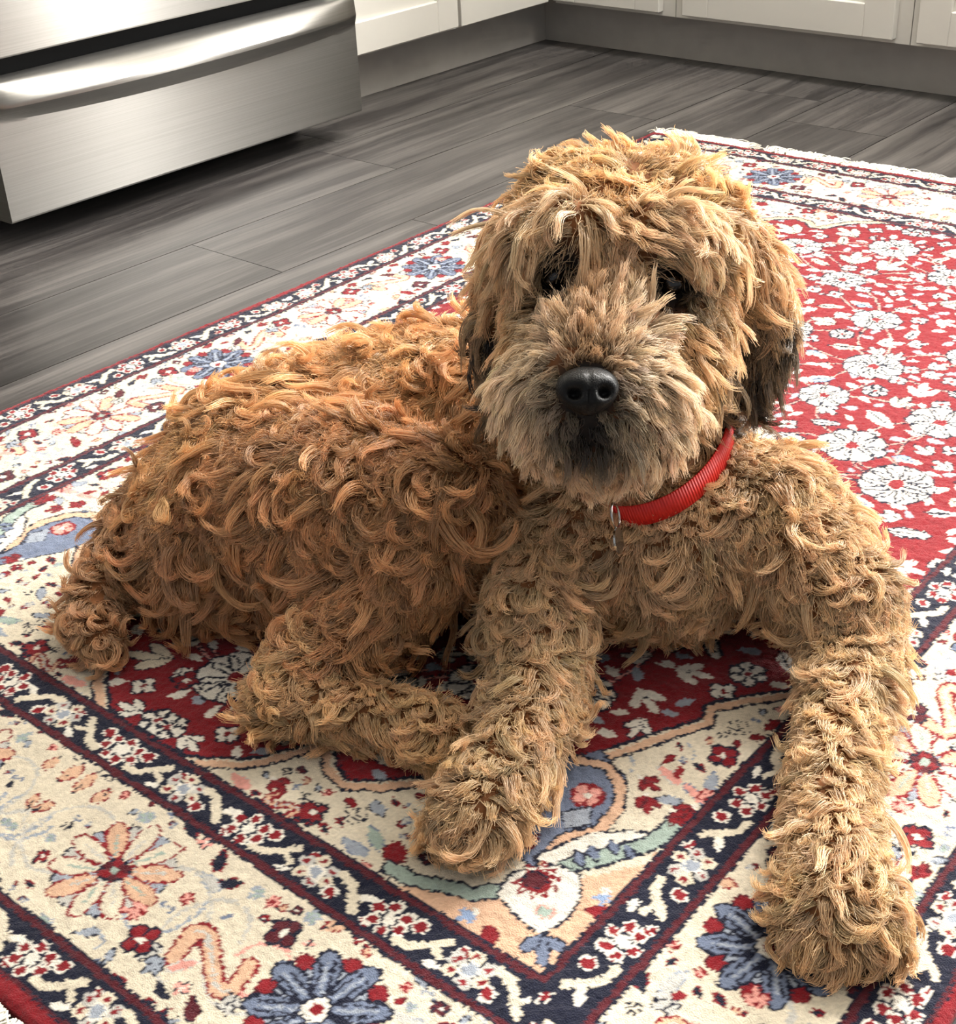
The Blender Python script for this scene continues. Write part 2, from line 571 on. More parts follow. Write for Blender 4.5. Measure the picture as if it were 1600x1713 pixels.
    def blue_flower(s, x, y, r=0.046, a0=0.2):
        n = 8
        for k in range(n):
            a = a0 + (k + .5) * 2 * math.pi / n
            s.disc(x + r * .84 * math.cos(a), y + r * .84 * math.sin(a), r * .15, 'red', 'wine', .001)
            s.petal(x + r * .12 * math.cos(a), y + r * .12 * math.sin(a), a, r * .58, r * .22, 'grey', 'navy', .0016)
        for k in range(n):
            a = a0 + k * 2 * math.pi / n
            s.petal(x + r * .12 * math.cos(a), y + r * .12 * math.sin(a), a, r * .90, r * .34, 'blue', 'navy', .0022)
            for o, c in ((-.085, 'navy'), (0, 'grey'), (.085, 'navy')):
                dx, dy = -math.sin(a) * o * r, math.cos(a) * o * r
                s.stroke([(x + dx + r * .3 * math.cos(a), y + dy + r * .3 * math.sin(a)), (x + dx + r * .82 * math.cos(a), y + dy + r * .82 * math.sin(a))], .0022, c)
        s.disc(x, y, r * .2, 'white', 'navy', .0014)
        s.disc(x, y, r * .09, 'red')

    def rosette(s, x, y, r, n=8, c='white', out='navy', mid='red', a0=0.0, wd=.75):
        for k in range(n):
            a = a0 + k * 2 * math.pi / n
            s.petal(x, y, a, r, r * wd, c, out, .0022, .66)
        for k in range(n):
            a = a0 + (k + .5) * 2 * math.pi / n
            s.stroke([(x, y), (x + r * .85 * math.cos(a), y + r * .85 * math.sin(a))], .0024, out)
        s.disc(x, y, r * .2, mid, 'white', .0012)

    def serrated(s, x, y, a, ln, c='white', vein='navy', out=None):
        ca, sa = math.cos(a), math.sin(a)
        for i in range(4):
            t = ln * (.12 + .2 * i)
            for sd in (-1, 1):
                s.petal(x + t * ca, y + t * sa, a + sd * .62, ln * (.36 - .05 * i), ln * .15, c, out, .0016, .5)
        s.petal(x, y, a, ln, ln * .30, c, out, .0016, .4)
        s.stroke([(x, y), (x + ln * .75 * ca, y + ln * .75 * sa)], .0024, vein)

    def fork(s, x, y, a, ln, c='white', out=None):
        for d in (-.55, 0, .55):
            s.petal(x, y, a + d, ln * (1 if d == 0 else .75), ln * .26, c, out, .0012, .6)

    def scroll(s, x, y, a, L=0.05, c='peach', out='red', flip=1):
        t = np.linspace(0, 1, 40)
        lx = (t - .5) * L * 1.3
        ly = flip * np.sin(t * 2 * math.pi) * L * .42
        ex = lx + np.where(t < .2, (.2 - t) * L * .8, 0) - np.where(t > .8, (t - .8) * L * .8, 0)
        X = x + ex * math.cos(a) - ly * math.sin(a)
        Y = y + ex * math.sin(a) + ly * math.cos(a)
        pts = np.stack([X, Y], 1)
        s.stroke(pts, L * .27, out); s.stroke(pts, L * .27 - .0042, c)
        s.stroke(pts[8:32], L * .05, 'pale')

    def bud(s, x, y, a, ln=.02, c='pale', out='navy'):
        s.fork(x, y, a, ln, c, out)
        s.disc(x, y, ln * .2, 'red', None)


cv = Canvas(HP, HQ, 'cream')
rr = np.random.default_rng(3)
IP, IQ = 0.400, 0.713
OPX = [(IP, 'i'), (0.440, 'i'), (0.5635, 'o'), (0.603, 'o')]
# field shape (quarter)
fieldq = [(0, .713), (.05, .705), (.085, .682), (.0945, .67), (.118, .632), (.135, .630), (.150, .645), (.1685, .650), (.190, .636), (.2045, .619),
          (.26, .575), (.285, .545), (.30, .516), (.33, .455), (.343, .430), (.3365, .413), (.355, .385), (.378, .36), (.388, .30), (.40, .20), (.40, 0), (0, 0)]
spb = np.array(fieldq[:-2])
cv.poly(fieldq, 'red')
FB = np.array(fieldq)


def in_field(x, y, mrg=0.0):
    ins = False
    n = len(FB)
    for i in range(n):
        x1, y1 = FB[i]; x2, y2 = FB[(i + 1) % n]
        if (y1 > y) != (y2 > y) and x < (x2 - x1) * (y - y1) / (y2 - y1) + x1:
            ins = not ins
    if not ins: return False
    if mrg:
        for i in range(n - 3):
            a, b = FB[i], FB[i + 1]
            d = b - a; t = np.clip(((np.array([x, y]) - a) @ d) / (d @ d), 0, 1)
            if np.hypot(*(np.array([x, y]) - a - t * d)) < mrg: return False
    return True


# --- red field: stems, palmettes and leaves
big = [(.226, .05, .036), (.30, .003, .036), (.28, .152, .036), (.155, .243, .034), (.11, .553, .03), (.0, .616, .034), (.095, .37, .03),
       (.0, .47, .028), (.335, .25, .026), (.24, .33, .03), (.05, .14, .034), (.13, .0, .03), (.145, .14, .028), (.25, .46, .026), (.17, .5, .024), (.02, .29, .026)]
for i, (x, y, r) in enumerate(big):
    ds = sorted(range(len(big)), key=lambda j: (big[j][0] - x) ** 2 + (big[j][1] - y) ** 2)[1:4]
    for j in ds:
        x2, y2, _ = big[j]
        t = np.linspace(0, 1, 14)
        bx_ = np.sin(t * math.pi) * .02 * (1 if (i + j) % 2 else -1)
        L = math.hypot(x2 - x, y2 - y)
        pts = np.stack([x + (x2 - x) * t - (y2 - y) / L * bx_, y + (y2 - y) * t + (x2 - x) / L * bx_], 1)
        cv.stroke(pts, .0042, 'navy'); cv.stroke(pts, .0022, 'pink')
placed = [(x, y, r * .85) for x, y, r in big]
cnt = 0
for tries in range(6500):
    ln = rr.choice([.05, .042, .034, .026, .019], p=[.15, .2, .25, .25, .15]) if tries < 5000 else .016
    x, y = rr.uniform(-.01, .41), rr.uniform(-.01, .70)
    rad = ln * .46
    if not in_field(max(x, .0), max(y, .0), rad * .9): continue
    if any((x - a) ** 2 + (y - b) ** 2 < (rad + c) ** 2 for a, b, c in placed): continue
    placed.append((x, y, rad))
    k = cnt % 7; cnt += 1
    a = rr.choice([0.25, -0.3, 2.8, 1.2]) + rr.normal(0, .35)
    bx0, by0 = x - math.cos(a) * ln * .5, y - math.sin(a) * ln * .5
    if ln > .03:
        if k in (0, 3, 5): cv.serrated(bx0, by0, a, ln, 'white' if k else 'cream', 'navy', 'navy' if k == 3 else None)
        elif k == 1: cv.fork(bx0, by0, a, ln, 'white', None); cv.disc(bx0 + math.cos(a) * ln * .35, by0 + math.sin(a) * ln * .35, .002, 'navy')
        elif k == 2: cv.serrated(bx0, by0, a, ln, 'white', 'blue'); cv.petal(bx0, by0, a + .3, ln * .6, ln * .2, 'sky', 'navy', .001)
        elif k == 4: cv.rosette(x, y, ln * .42, 6, 'white', 'navy', 'red', a)
        else: cv.fork(bx0, by0, a, ln, 'cream', 'navy')
    elif ln > .022:
        if k % 2: cv.small4(x, y, ln * .45, 'white', 'navy', 'red', a)
        else: cv.fork(bx0, by0, a, ln, 'white', 'navy')
    else:
        cv.petal(bx0, by0, a, ln, ln * .5, 'white' if k % 3 else 'grey', None)
for i, (x, y, r) in enumerate(big):
    cv.rosette(x, y, r, 10 if i % 2 else 8, 'white', 'navy', 'red', .2 * i)

# --- spandrel border lines
def offset(pts, d):
    pts = np.asarray(pts); out = []
    for i in range(len(pts)):
        a, b = pts[max(0, i - 1)], pts[min(len(pts) - 1, i + 1)]
        t = (b - a) / np.linalg.norm(b - a)
        out.append(pts[i] + np.array([-t[1], t[0]]) * d)
    return np.array(out)


cv.stroke(spb, .0036, 'navy')
cv.stroke(offset(spb, .007), .007, 'peach')
cv.stroke(offset(spb, .012), .0026, 'navy')
# medallion of the spandrel: grey oval with a red flower, peach and navy rims
mx, my = T(985, 1330)
cv.poly([T(*p) for p in ((918, 1275), (1010, 1258), (1052, 1300), (1048, 1350), (1008, 1392), (930, 1398), (888, 1450), (858, 1420), (880, 1330))], 'blue', 'navy', .0016)
band = [T(*p) for p in ((975, 1272), (1025, 1285), (1043, 1318), (1036, 1352), (1000, 1390), (950, 1400), (905, 1440))]
cv.stroke(band, .0125, 'navy'); cv.stroke(band, .0085, 'peach')
cv.disc(*T(985, 1331), .0125, 'red', 'wine', .001); cv.small4(*T(985, 1331), .0125, 'pink', 'red', 'white')
cv.poly([T(*p) for p in ((940, 1360), (990, 1352), (985, 1380), (945, 1385))], 'grey', 'navy', .0012)
# peach corner ground
cv.poly([T(*p) for p in ((905, 1640), (660, 1482), (720, 1470), (830, 1490), (850, 1470), (965, 1470), (1080, 1445), (1110, 1410))], 'peach')
# white leaf panel and green/grey arabesque
cv.poly([T(*p) for p in ((893, 1435), (985, 1395), (1060, 1390), (1130, 1400), (1040, 1430), (960, 1450), (925, 1455))], 'white', 'navy', .0018)
arab = [T(*p) for p in ((945, 1450), (990, 1440), (1040, 1425), (1085, 1412), (1120, 1390), (1140, 1360))]
cv.stroke(arab, .016, 'navy'); cv.stroke(arab, .0115, 'mint')
arab2 = [T(*p) for p in ((840, 1488), (790, 1495), (740, 1480), (690, 1470), (650, 1450))]
cv.stroke(arab2, .014, 'navy'); cv.stroke(arab2, .010, 'mint')
for q_ in ((985, 1415), (1020, 1405), (1045, 1412), (960, 1425)):
    cv.petal(*T(*q_), .6, .014, .006, 'blue', 'navy', .0013)
# palmette in the corner
cv.poly([T(*p) for p in ((880, 1452), (935, 1448), (965, 1465), (968, 1500), (945, 1535), (905, 1560), (862, 1530), (832, 1495), (850, 1465))], 'white', 'navy', .002)
for k in range(9):
    a = -2.6 + k * .62
    x, y = T(896, 1473)
    cv.petal(x, y, a, .0175, .006, 'red', None)
    cv.disc(x + .012 * math.cos(a), y + .012 * math.sin(a), .0016, 'white')
cv.disc(*T(893, 1472), .0075, 'wine', 'navy', .0012)
cv.disc(*T(910, 1525), .005, 'mint', 'pink', .0014)
x, y = T(905, 1563)
dx, dy = T(905, 1625); a = math.atan2(dy - y, dx - x)
for d in (-.8, 0, .8):
    cv.petal(x, y, a + d, .026 if d == 0 else .018, .0085, 'blue', 'navy', .0013)
for q_, an in (((815, 1545), .7), ((975, 1522), -.5)):
    cv.petal(*T(*q_), an, .017, .010, 'red', 'wine', .001)
for q_, an in (((795, 1525), 2.0), ((1010, 1490), 1.2)):
    cv.fork(*T(*q_), an, .015, 'sky', None); cv.disc(*T(*q_), .003, 'white')
# scattered spandrel flowers
for q_ in ((515, 1360), (1215, 1265), (65, 1083), (390, 1180)):
    cv.small4(*T(*q_), .0125, 'red', 'navy', 'white')
for q_, an in (((455, 1300), .3), ((1085, 1330), 1.0), ((1130, 1355), .5), ((1075, 1300), .2), ((1165, 1350), 2.), ((870, 1390), .5)):
    cv.fork(*T(*q_), an, .02, 'red', 'wine'); cv.disc(*T(*q_), .0025, 'white')
for q_, an in (((385, 1290), .2), ((570, 1400), .1), ((1150, 1310), .4), ((620, 1380), .6), ((1105, 1280), .3), ((1200, 1290), 1.2)):
    cv.petal(*T(*q_), an, .026, .009, ('grey', 'pink', 'mint')[int(q_[0]) % 3], 'pale' if q_[0] % 2 else 'blue', .001)
cv.scroll(*T(470, 1345), .6, .026, 'peach', 'red')
cv.poly([T(*p) for p in ((640, 1415), (665, 1405), (680, 1425), (675, 1440), (640, 1435))], 'red', 'wine', .001)
x0_, y0_ = T(80, 925)
for i in range(46):
    x, y = rr.uniform(.03, .39), rr.uniform(.22, .70)
    if in_field(x, y, 0): continue
    near = min(math.hypot(x - a, y - b) for a, b in [T(985, 1330), T(905, 1500), T(1050, 1410), (x0_, y0_), T(800, 1480), T(900, 1580)])
    dmin = np.min(np.hypot(spb[:, 0] - x, spb[:, 1] - y))
    if near < .04 or dmin < .022: continue
    k = i % 5
    if k == 0: cv.small4(x, y, .009, 'red', 'navy', 'white', rr.uniform(0, 1))
    elif k == 1: cv.petal(x, y, rr.uniform(0, 6), .02, .008, 'grey', 'navy', .0009)
    elif k == 2: cv.fork(x, y, rr.uniform(0, 6), .018, 'pink', 'red')
    elif k == 3: cv.petal(x, y, rr.uniform(0, 6), .016, .007, 'red', None)
    else: cv.fork(x, y, rr.uniform(0, 6), .018, 'mint', 'blue')

# --- main border ground and motifs
cv.rect(0, .5635, .753, .885, 'cream'); cv.rect(.440, .5635, 0, .885, 'cream')
MQ, MP = .819, .502
vine = np.linspace(0, 1, 60)
cv.stroke(np.stack([vine * .5, MQ + .034 * np.sin(vine * .5 / .1 * math.pi / 1.0)], 1), .0026, 'pale')
cv.stroke(np.stack([MP + .034 * np.sin(vine * .8 / .1 * math.pi), vine * .8], 1), .0026, 'pale')


def border_set(long):
    def at(s, o):                          # s along, o outwards from band middle
        return (MP + o, s) if long else (s, MQ + o)
    turn = math.pi / 2 if long else 0
    reds = (0, .376, .80) if long else (.1, .50)
    blues = (.200, .600) if long else (.302,)
    for c in reds: cv.red_flower(*at(c, 0), .047, .1 + turn)
    for c in blues: cv.blue_flower(*at(c, -.004), .046, .2 + turn)
    mids = [(a + b) / 2 for a, b in zip(sorted(reds + blues)[:-1], sorted(reds + blues)[1:])]
    for i, c in enumerate(mids):
        sg = 1 if i % 2 else -1
        cv.scroll(*at(c + .018, -.012 * sg), turn + .5 * sg, .054, 'peach', 'red', sg)
        cv.bud(*at(c - .03, -.030 * sg), turn + .4, .02)
        cv.small4(*at(c - .035, .030), .0135, 'red', 'navy', 'white')
        cv.small4(*at(c + .038, -.034), .0135, 'wine', 'navy', 'white')
        cv.petal(*at(c + .03, .038), turn + .7, .022, .010, 'wine', 'navy', .001)
        cv.petal(*at(c - .018, -.048), turn + 2.4, .020, .009, 'navy', 'red', .001)
        cv.petal(*at(c + .002, .046), turn + .3, .018, .008, 'navy', None)
        cv.fork(*at(c - .008, .030), turn + 1.8, .019, 'grey', 'navy')
        cv.fork(*at(c + .050, .022), turn + .9, .017, 'pale', 'navy')
        cv.fork(*at(c - .052, .012), turn + 2.6, .017, 'pink', 'red')
        cv.disc(*at(c, .008), .003, 'red', 'wine', .0008)
        cv.petal(*at(c - .05, -.036), turn + .2, .024, .009, 'pale', 'grey', .001)
        cv.petal(*at(c + .012, .018), turn + 2.2, .02, .008, 'pink', 'pale', .001)
    if long:
        for i, c in enumerate((.288, .09, .49, .70)):
            cv.bud(*at(c, .046), turn + math.pi, .016, 'red', 'wine')


# thin curling vines under the motifs
for long in (False, True):
    for i, c in enumerate(np.arange(.0, .46 if not long else .8, .05)):
        t = np.linspace(0, 1, 26)
        r0 = .030 + .008 * math.sin(i * 2.1)
        an = i * 1.9 + t * (3.6 + (i % 3))
        xx, yy = c + np.cos(an) * r0 * (1 - .35 * t), np.sin(an) * r0 * (1 - .35 * t) * 1.2
        pts = np.stack([MP + yy, xx], 1) if long else np.stack([xx, MQ + yy], 1)
        pts = np.abs(pts)
        cv.stroke(pts, .0026, ('grey', 'pale', 'pink')[i % 3])
border_set(False); border_set(True)

# --- small filler leaves and vines wherever the cream ground is still bare
def bare(x, y, r):
    w = cv.win(x - r, x + r, y - r, y + r)
    if w is None: return False
    A = w[0]
    return bool((np.abs(A - RC['cream']).sum(-1) < .2).mean() > .93)


for tries in range(16000):
    x, y = rr.uniform(0, HP), rr.uniform(0, HQ)
    if in_field(x, y, 0) : continue
    r = rr.choice([.012, .009, .0065, .0045])
    if not bare(x, y, r + .0012): continue
    a = rr.uniform(0, 6.28); k = int(rr.integers(0, 11))
    bx0, by0 = x - math.cos(a) * r * .9, y - math.sin(a) * r * .9
    if k == 0: cv.small4(x, y, r, ('red', 'wine', 'pink')[int(rr.integers(0, 3))], 'navy', 'white', a)
    elif k == 1: cv.petal(bx0, by0, a, r * 1.9, r * .8, 'navy', 'red', .0011)
    elif k == 2: cv.petal(bx0, by0, a, r * 1.9, r * .8, 'red', 'wine', .0011)
    elif k == 3: cv.fork(bx0, by0, a, r * 1.7, 'cream', 'navy')
    elif k == 4: cv.fork(bx0, by0, a, r * 1.7, 'pink', 'red')
    elif k == 5: cv.petal(bx0, by0, a, r * 2, r * .8, 'grey', 'navy', .0011)
    elif k == 6: cv.scroll(x, y, a, r * 1.5, 'pale', 'blue', 1)
    elif k == 7: cv.fork(bx0, by0, a, r * 1.8, 'mint', 'grey')
    elif k == 8:
        t = np.linspace(0, 1, 8); cv.stroke(np.stack([x + (t - .5) * 2 * r * math.cos(a) + np.sin(t * 5) * r * .3, y + (t - .5) * 2 * r * math.sin(a) + np.cos(t * 4) * r * .3], 1), .0018, 'grey')
    elif k == 9: cv.petal(bx0, by0, a, r * 1.9, r * .9, 'peach', 'red', .0011); cv.stroke([(bx0, by0), (x, y)], .0013, 'navy')
    else: cv.disc(x, y, r * .35, 'red', 'wine', .001); cv.petal(x, y, a, r, r * .6, 'pale', 'blue', .001)

# --- guards: navy bands between double lines, leaves and rosettes
def guard(c0, w, along, long, per, ph):
    def at(s, o):
        return (c0 + o, s) if long else (s, c0 + o)
    if long: cv.rect(c0 - w / 2, c0 + w / 2, 0, along, 'navy')
    else: cv.rect(0, along, c0 - w / 2, c0 + w / 2, 'navy')
    n = int(along / (per / 2)) + 2
    k = -1
    s = ph - per
    h = w / 2
    while s < along - .012:
        red = k % 2 == 0
        for i in range(6):
            a = i * math.pi / 3 + .3
            x, y = at(s + .0105 * math.cos(a) * 1.25, .0105 * math.sin(a))
            cv.disc(x, y, .0056, 'white' if red else ('cream', 'pale')[i % 2])
        for i in range(6):
            a = i * math.pi / 3 + .3
            x, y = at(s + .0105 * math.cos(a) * 1.25, .0105 * math.sin(a))
            cv.disc(x, y,   .0038 if red else .0024, 'red')
        cv.disc(*at(s, 0), .0052, 'white' if red else 'grey', None if red else 'white', .002)
        # flanking leaves: one cream hook to either side
        m = s + per / 4
        sg = 1 if red else -1
        hook = [at(m - .020, sg * h * .62), at(m - .008, sg * h * .50), at(m + .002, -sg * h * .10), at(m + .010, -sg * h * .55)]
        cv.stroke(hook, .0068, 'cream')
        cv.stroke([at(m + .002, -sg * h * .05), at(m + .014, sg * h * .25)], .0052, 'cream')
        cv.petal(*at(m + .020, sg * h * .5), (math.pi / 2 if long else 0) + 2.7, .015, .0065, 'white', None)
        cv.disc(*at(m - .014, -sg * h * .45), .0045, 'red', 'white', .0018)
        cv.petal(*at(m + .019, -sg * h * .62), (math.pi / 2 if long else 0) + .2, .010, .005, 'red', 'white', .0012)
        s += per / 2; k += 1


guard(.733, .034, .42, False, .142, .0735)
guard(.420, .034, .733, True, .168, .0665)
guard(.9045, .034, .585, False, .142, .05)
guard(.583, .034, .905, True, .160, .03)


def dline(d_p, d_q, w=.0095):
    """wine line between navy edges, square ring at half extents d_p, d_q"""
    for ww, c in ((w, 'navy'), (w * .5, 'wine')):
        cv.rect(d_p - ww / 2, d_p + ww / 2, 0, d_q + ww / 2, c)
        cv.rect(0, d_p + ww / 2, d_q - ww / 2, d_q + ww / 2, c)


dline(.400, .713); dline(.440, .753); dline(.5635, .885)
cv.rect(.603, .63, 0, .95, 'red'); cv.rect(0, .63, .924, .95, 'red')
dline(.6025, .9235, .005)

# ---- the woven mesh: one vertex every 2 mm, coloured knot by knot
G = 0.0017
gx, gy = np.arange(-HP, HP + G / 2, G), np.arange(-HQ, HQ + G / 2, G)
XX, YY = np.meshgrid(gx, gy, indexing='ij')
jx = XX + RNG.normal(0, .00055, XX.shape); jy = YY + RNG.normal(0, .00055, XX.shape)


def smooth_noise(shape, cell, amp):
    k0, k1 = int(shape[0] / cell) + 3, int(shape[1] / cell) + 3
    g = RNG.normal(0, 1, (k0, k1))
    i, j = np.arange(shape[0]) / cell, np.arange(shape[1]) / cell
    i0, j0 = i.astype(int), j.astype(int)
    fi, fj = (i - i0)[:, None], (j - j0)[None, :]
    fi, fj = fi * fi * (3 - 2 * fi), fj * fj * (3 - 2 * fj)
    a, b_, c, d = g[np.ix_(i0, j0)], g[np.ix_(i0 + 1, j0)], g[np.ix_(i0, j0 + 1)], g[np.ix_(i0 + 1, j0 + 1)]
    return amp * ((a * (1 - fi) + b_ * fi) * (1 - fj) + (c * (1 - fi) + d * fi) * fj)


jx += smooth_noise(XX.shape, 5, .0006) + smooth_noise(XX.shape, 90, .0015)
jy += smooth_noise(XX.shape, 5, .0006) + smooth_noise(XX.shape, 90, .0015)
ii = np.clip(np.round(np.abs(jx) / RS).astype(int), 0, cv.nx - 1)
jj = np.clip(np.round(np.abs(jy) / RS).astype(int), 0, cv.ny - 1)
CL = cv.a[ii, jj]
CL = CL * (1 + RNG.normal(0, .07, XX.shape) + smooth_noise(XX.shape, 30, .02) + smooth_noise((XX.shape[0], XX.shape[1]), 3, .03))[..., None]
CL = np.clip(CL, 0, 1)
ZZ = RUGZ + RNG.normal(0, .00035, XX.shape) + smooth_noise(XX.shape, 4, .00035)
edge = np.minimum(HP - np.abs(XX), HQ - np.abs(YY))
ZZ = np.where(edge < .003, ZZ - .002, ZZ)
wob = smooth_noise(XX.shape, 140, .0018)
WX = (UC + XX) * RUD[0] + (VC + YY) * RVD[0] + wob
WY = (UC + XX) * RUD[1] + (VC + YY) * RVD[1]
na, nb = XX.shape
co = np.stack([WX, WY, ZZ], -1).reshape(-1, 3)
idx = np.arange(na * nb).reshape(na, nb)
quads = np.stack([idx[:-1, :-1], idx[1:, :-1], idx[1:, 1:], idx[:-1, 1:]], -1).reshape(-1, 4)
ringi = np.concatenate([idx[:, 0], idx[-1, 1:], idx[::-1, -1][1:], idx[0, ::-1][1:-1]])
low = co[ringi].copy(); low[:, 2] = 0.0015
nlow = len(ringi); base_i = len(co)
co = np.vstack([co, low])
nx_ = np.roll(np.arange(nlow), -1)
side = np.stack([ringi, base_i + np.arange(nlow), base_i + nx_, ringi[nx_]], -1)
quads = np.vstack([quads, side])
colr = np.vstack([CL.reshape(-1, 3), np.tile(RC['red'], (nlow, 1))])


def fast_mesh(name, co, quads, k=4):
    me = bpy.data.meshes.new(name)
    me.vertices.add(len(co)); me.vertices.foreach_set('co', co.astype(np.float32).ravel())
    me.loops.add(quads.size); me.loops.foreach_set('vertex_index', quads.astype(np.int32).ravel())
    me.polygons.add(len(quads)); me.polygons.foreach_set('loop_start', np.arange(0, quads.size, k, dtype=np.int32))
    me.update(calc_edges=True)
    me.validate()
    return me


me = fast_mesh('pile', co, quads)
ca = me.color_attributes.new('knot_colour', 'FLOAT_COLOR', 'POINT')
ca.data.foreach_set('color', np.hstack([colr, np.ones((len(colr), 1))]).astype(np.float32).ravel())
m_rug, nt, b = new_mat('knotted_wool')
at_ = nt.nodes.new('ShaderNodeAttribute'); at_.attribute_name = 'knot_colour'
nt.links.new(at_.outputs['Color'], b.inputs['Base Color'])
b.inputs['Roughness'].default_value = 0.9
b.inputs['Specular IOR Level'].default_value = 0.2
b.inputs['Sheen Weight'].default_value = 0.15
tc = nt.nodes.new('ShaderNodeTexCoord'); nz = nt.nodes.new('ShaderNodeTexNoise')
nz.inputs['Scale'].default_value = 900; nz.inputs['Detail'].default_value = 2
bp = nt.nodes.new('ShaderNodeBump'); bp.inputs['Strength'].default_value = 0.7; bp.inputs['Distance'].default_value = 0.0015
nt.links.new(tc.outputs['Object'], nz.inputs['Vector']); nt.links.new(nz.outputs['Fac'], bp.inputs['Height']); nt.links.new(bp.outputs[0], b.inputs['Normal'])
me.materials.append(m_rug)
rug = empty('area_rug')
tag(rug, 'red, cream and navy floral oriental rug with white fringe under the dog', 'rug')
pile = link(bpy.data.objects.new('pile', me), rug)


def curves_obj(name, pts, radii, colours, mat, parent, kind=None):
    """pts (n, k, 3), radii (n, k), colours (n, 3): strands as hair curves"""
    n, k, _ = pts.shape
    hc = bpy.data.hair_curves.new(name)
    hc.add_curves([k] * n)
    hc.attributes['position'].data.foreach_set('vector', pts.astype(np.float32).ravel())
    ra = hc.attributes.get('radius') or hc.attributes.new('radius', 'FLOAT', 'POINT')
    ra.data.foreach_set('value', radii.astype(np.float32).ravel())
    if colours is not None:
        a = hc.attributes.new('strand_colour', 'FLOAT_COLOR', 'CURVE')
        a.data.foreach_set('color', np.hstack([colours, np.ones((n, 1))]).astype(np.float32).ravel())
    hc.materials.append(mat)
    o = link(bpy.data.objects.new(name, hc), parent)
    if kind: o['kind'] = kind
    return o


# fringe on the two short ends
m_fringe = simple_mat('fringe_cotton', (244, 238, 224), 0.9)
for sgn in (1, -1):
    n, k = 2600, 7
    s = np.linspace(0, 1, k)[None, :]
    knot = RNG.uniform(-HP, HP, 150); knot.sort()
    ki = RNG.integers(0, 150, n)
    u0 = np.clip(knot[ki] + RNG.normal(0, .004, n), -HP, HP)
    leanl = RNG.normal(0, .35, 150)[ki] + RNG.normal(0, .35, n)
    ln = RNG.uniform(.032, .056, n)
    cur = RNG.normal(0, .9, n)
    ang = leanl[:, None] + cur[:, None] * s
    du = np.cumsum(np.sin(ang), 1) / k * ln[:, None]; dv = np.cumsum(np.cos(ang), 1) / k * ln[:, None]
    uu = UC + u0[:, None] + du; vv = VC + sgn * (HQ - .003 + dv)
    zz = np.clip(.009 - .006 * s + RNG.uniform(0, .006, n)[:, None] * np.sin(s * 3), .0016, 1) + RNG.uniform(0, .002, n)[:, None]
    pts = np.stack([uu * RUD[0] + vv * RVD[0], uu * RUD[1] + vv * RVD[1], zz], -1)
    curves_obj('fringe', pts, np.full((n, k), .0008), None, m_fringe, rug, 'stuff')['label'] = 'white cotton fringe'
# ------------------------------------------------------------------ dog
dog = empty('dog')
tag(dog, 'curly golden-tan shaggy dog lying on the oriental rug, facing us', 'dog')


# skeleton of tapered limbs: (region, [(point, radius), ...])
def PZ(px, py, z, r): return (P(px, py, z), r)
def QD(px, py, d, r): return (Q(px, py, d), r)


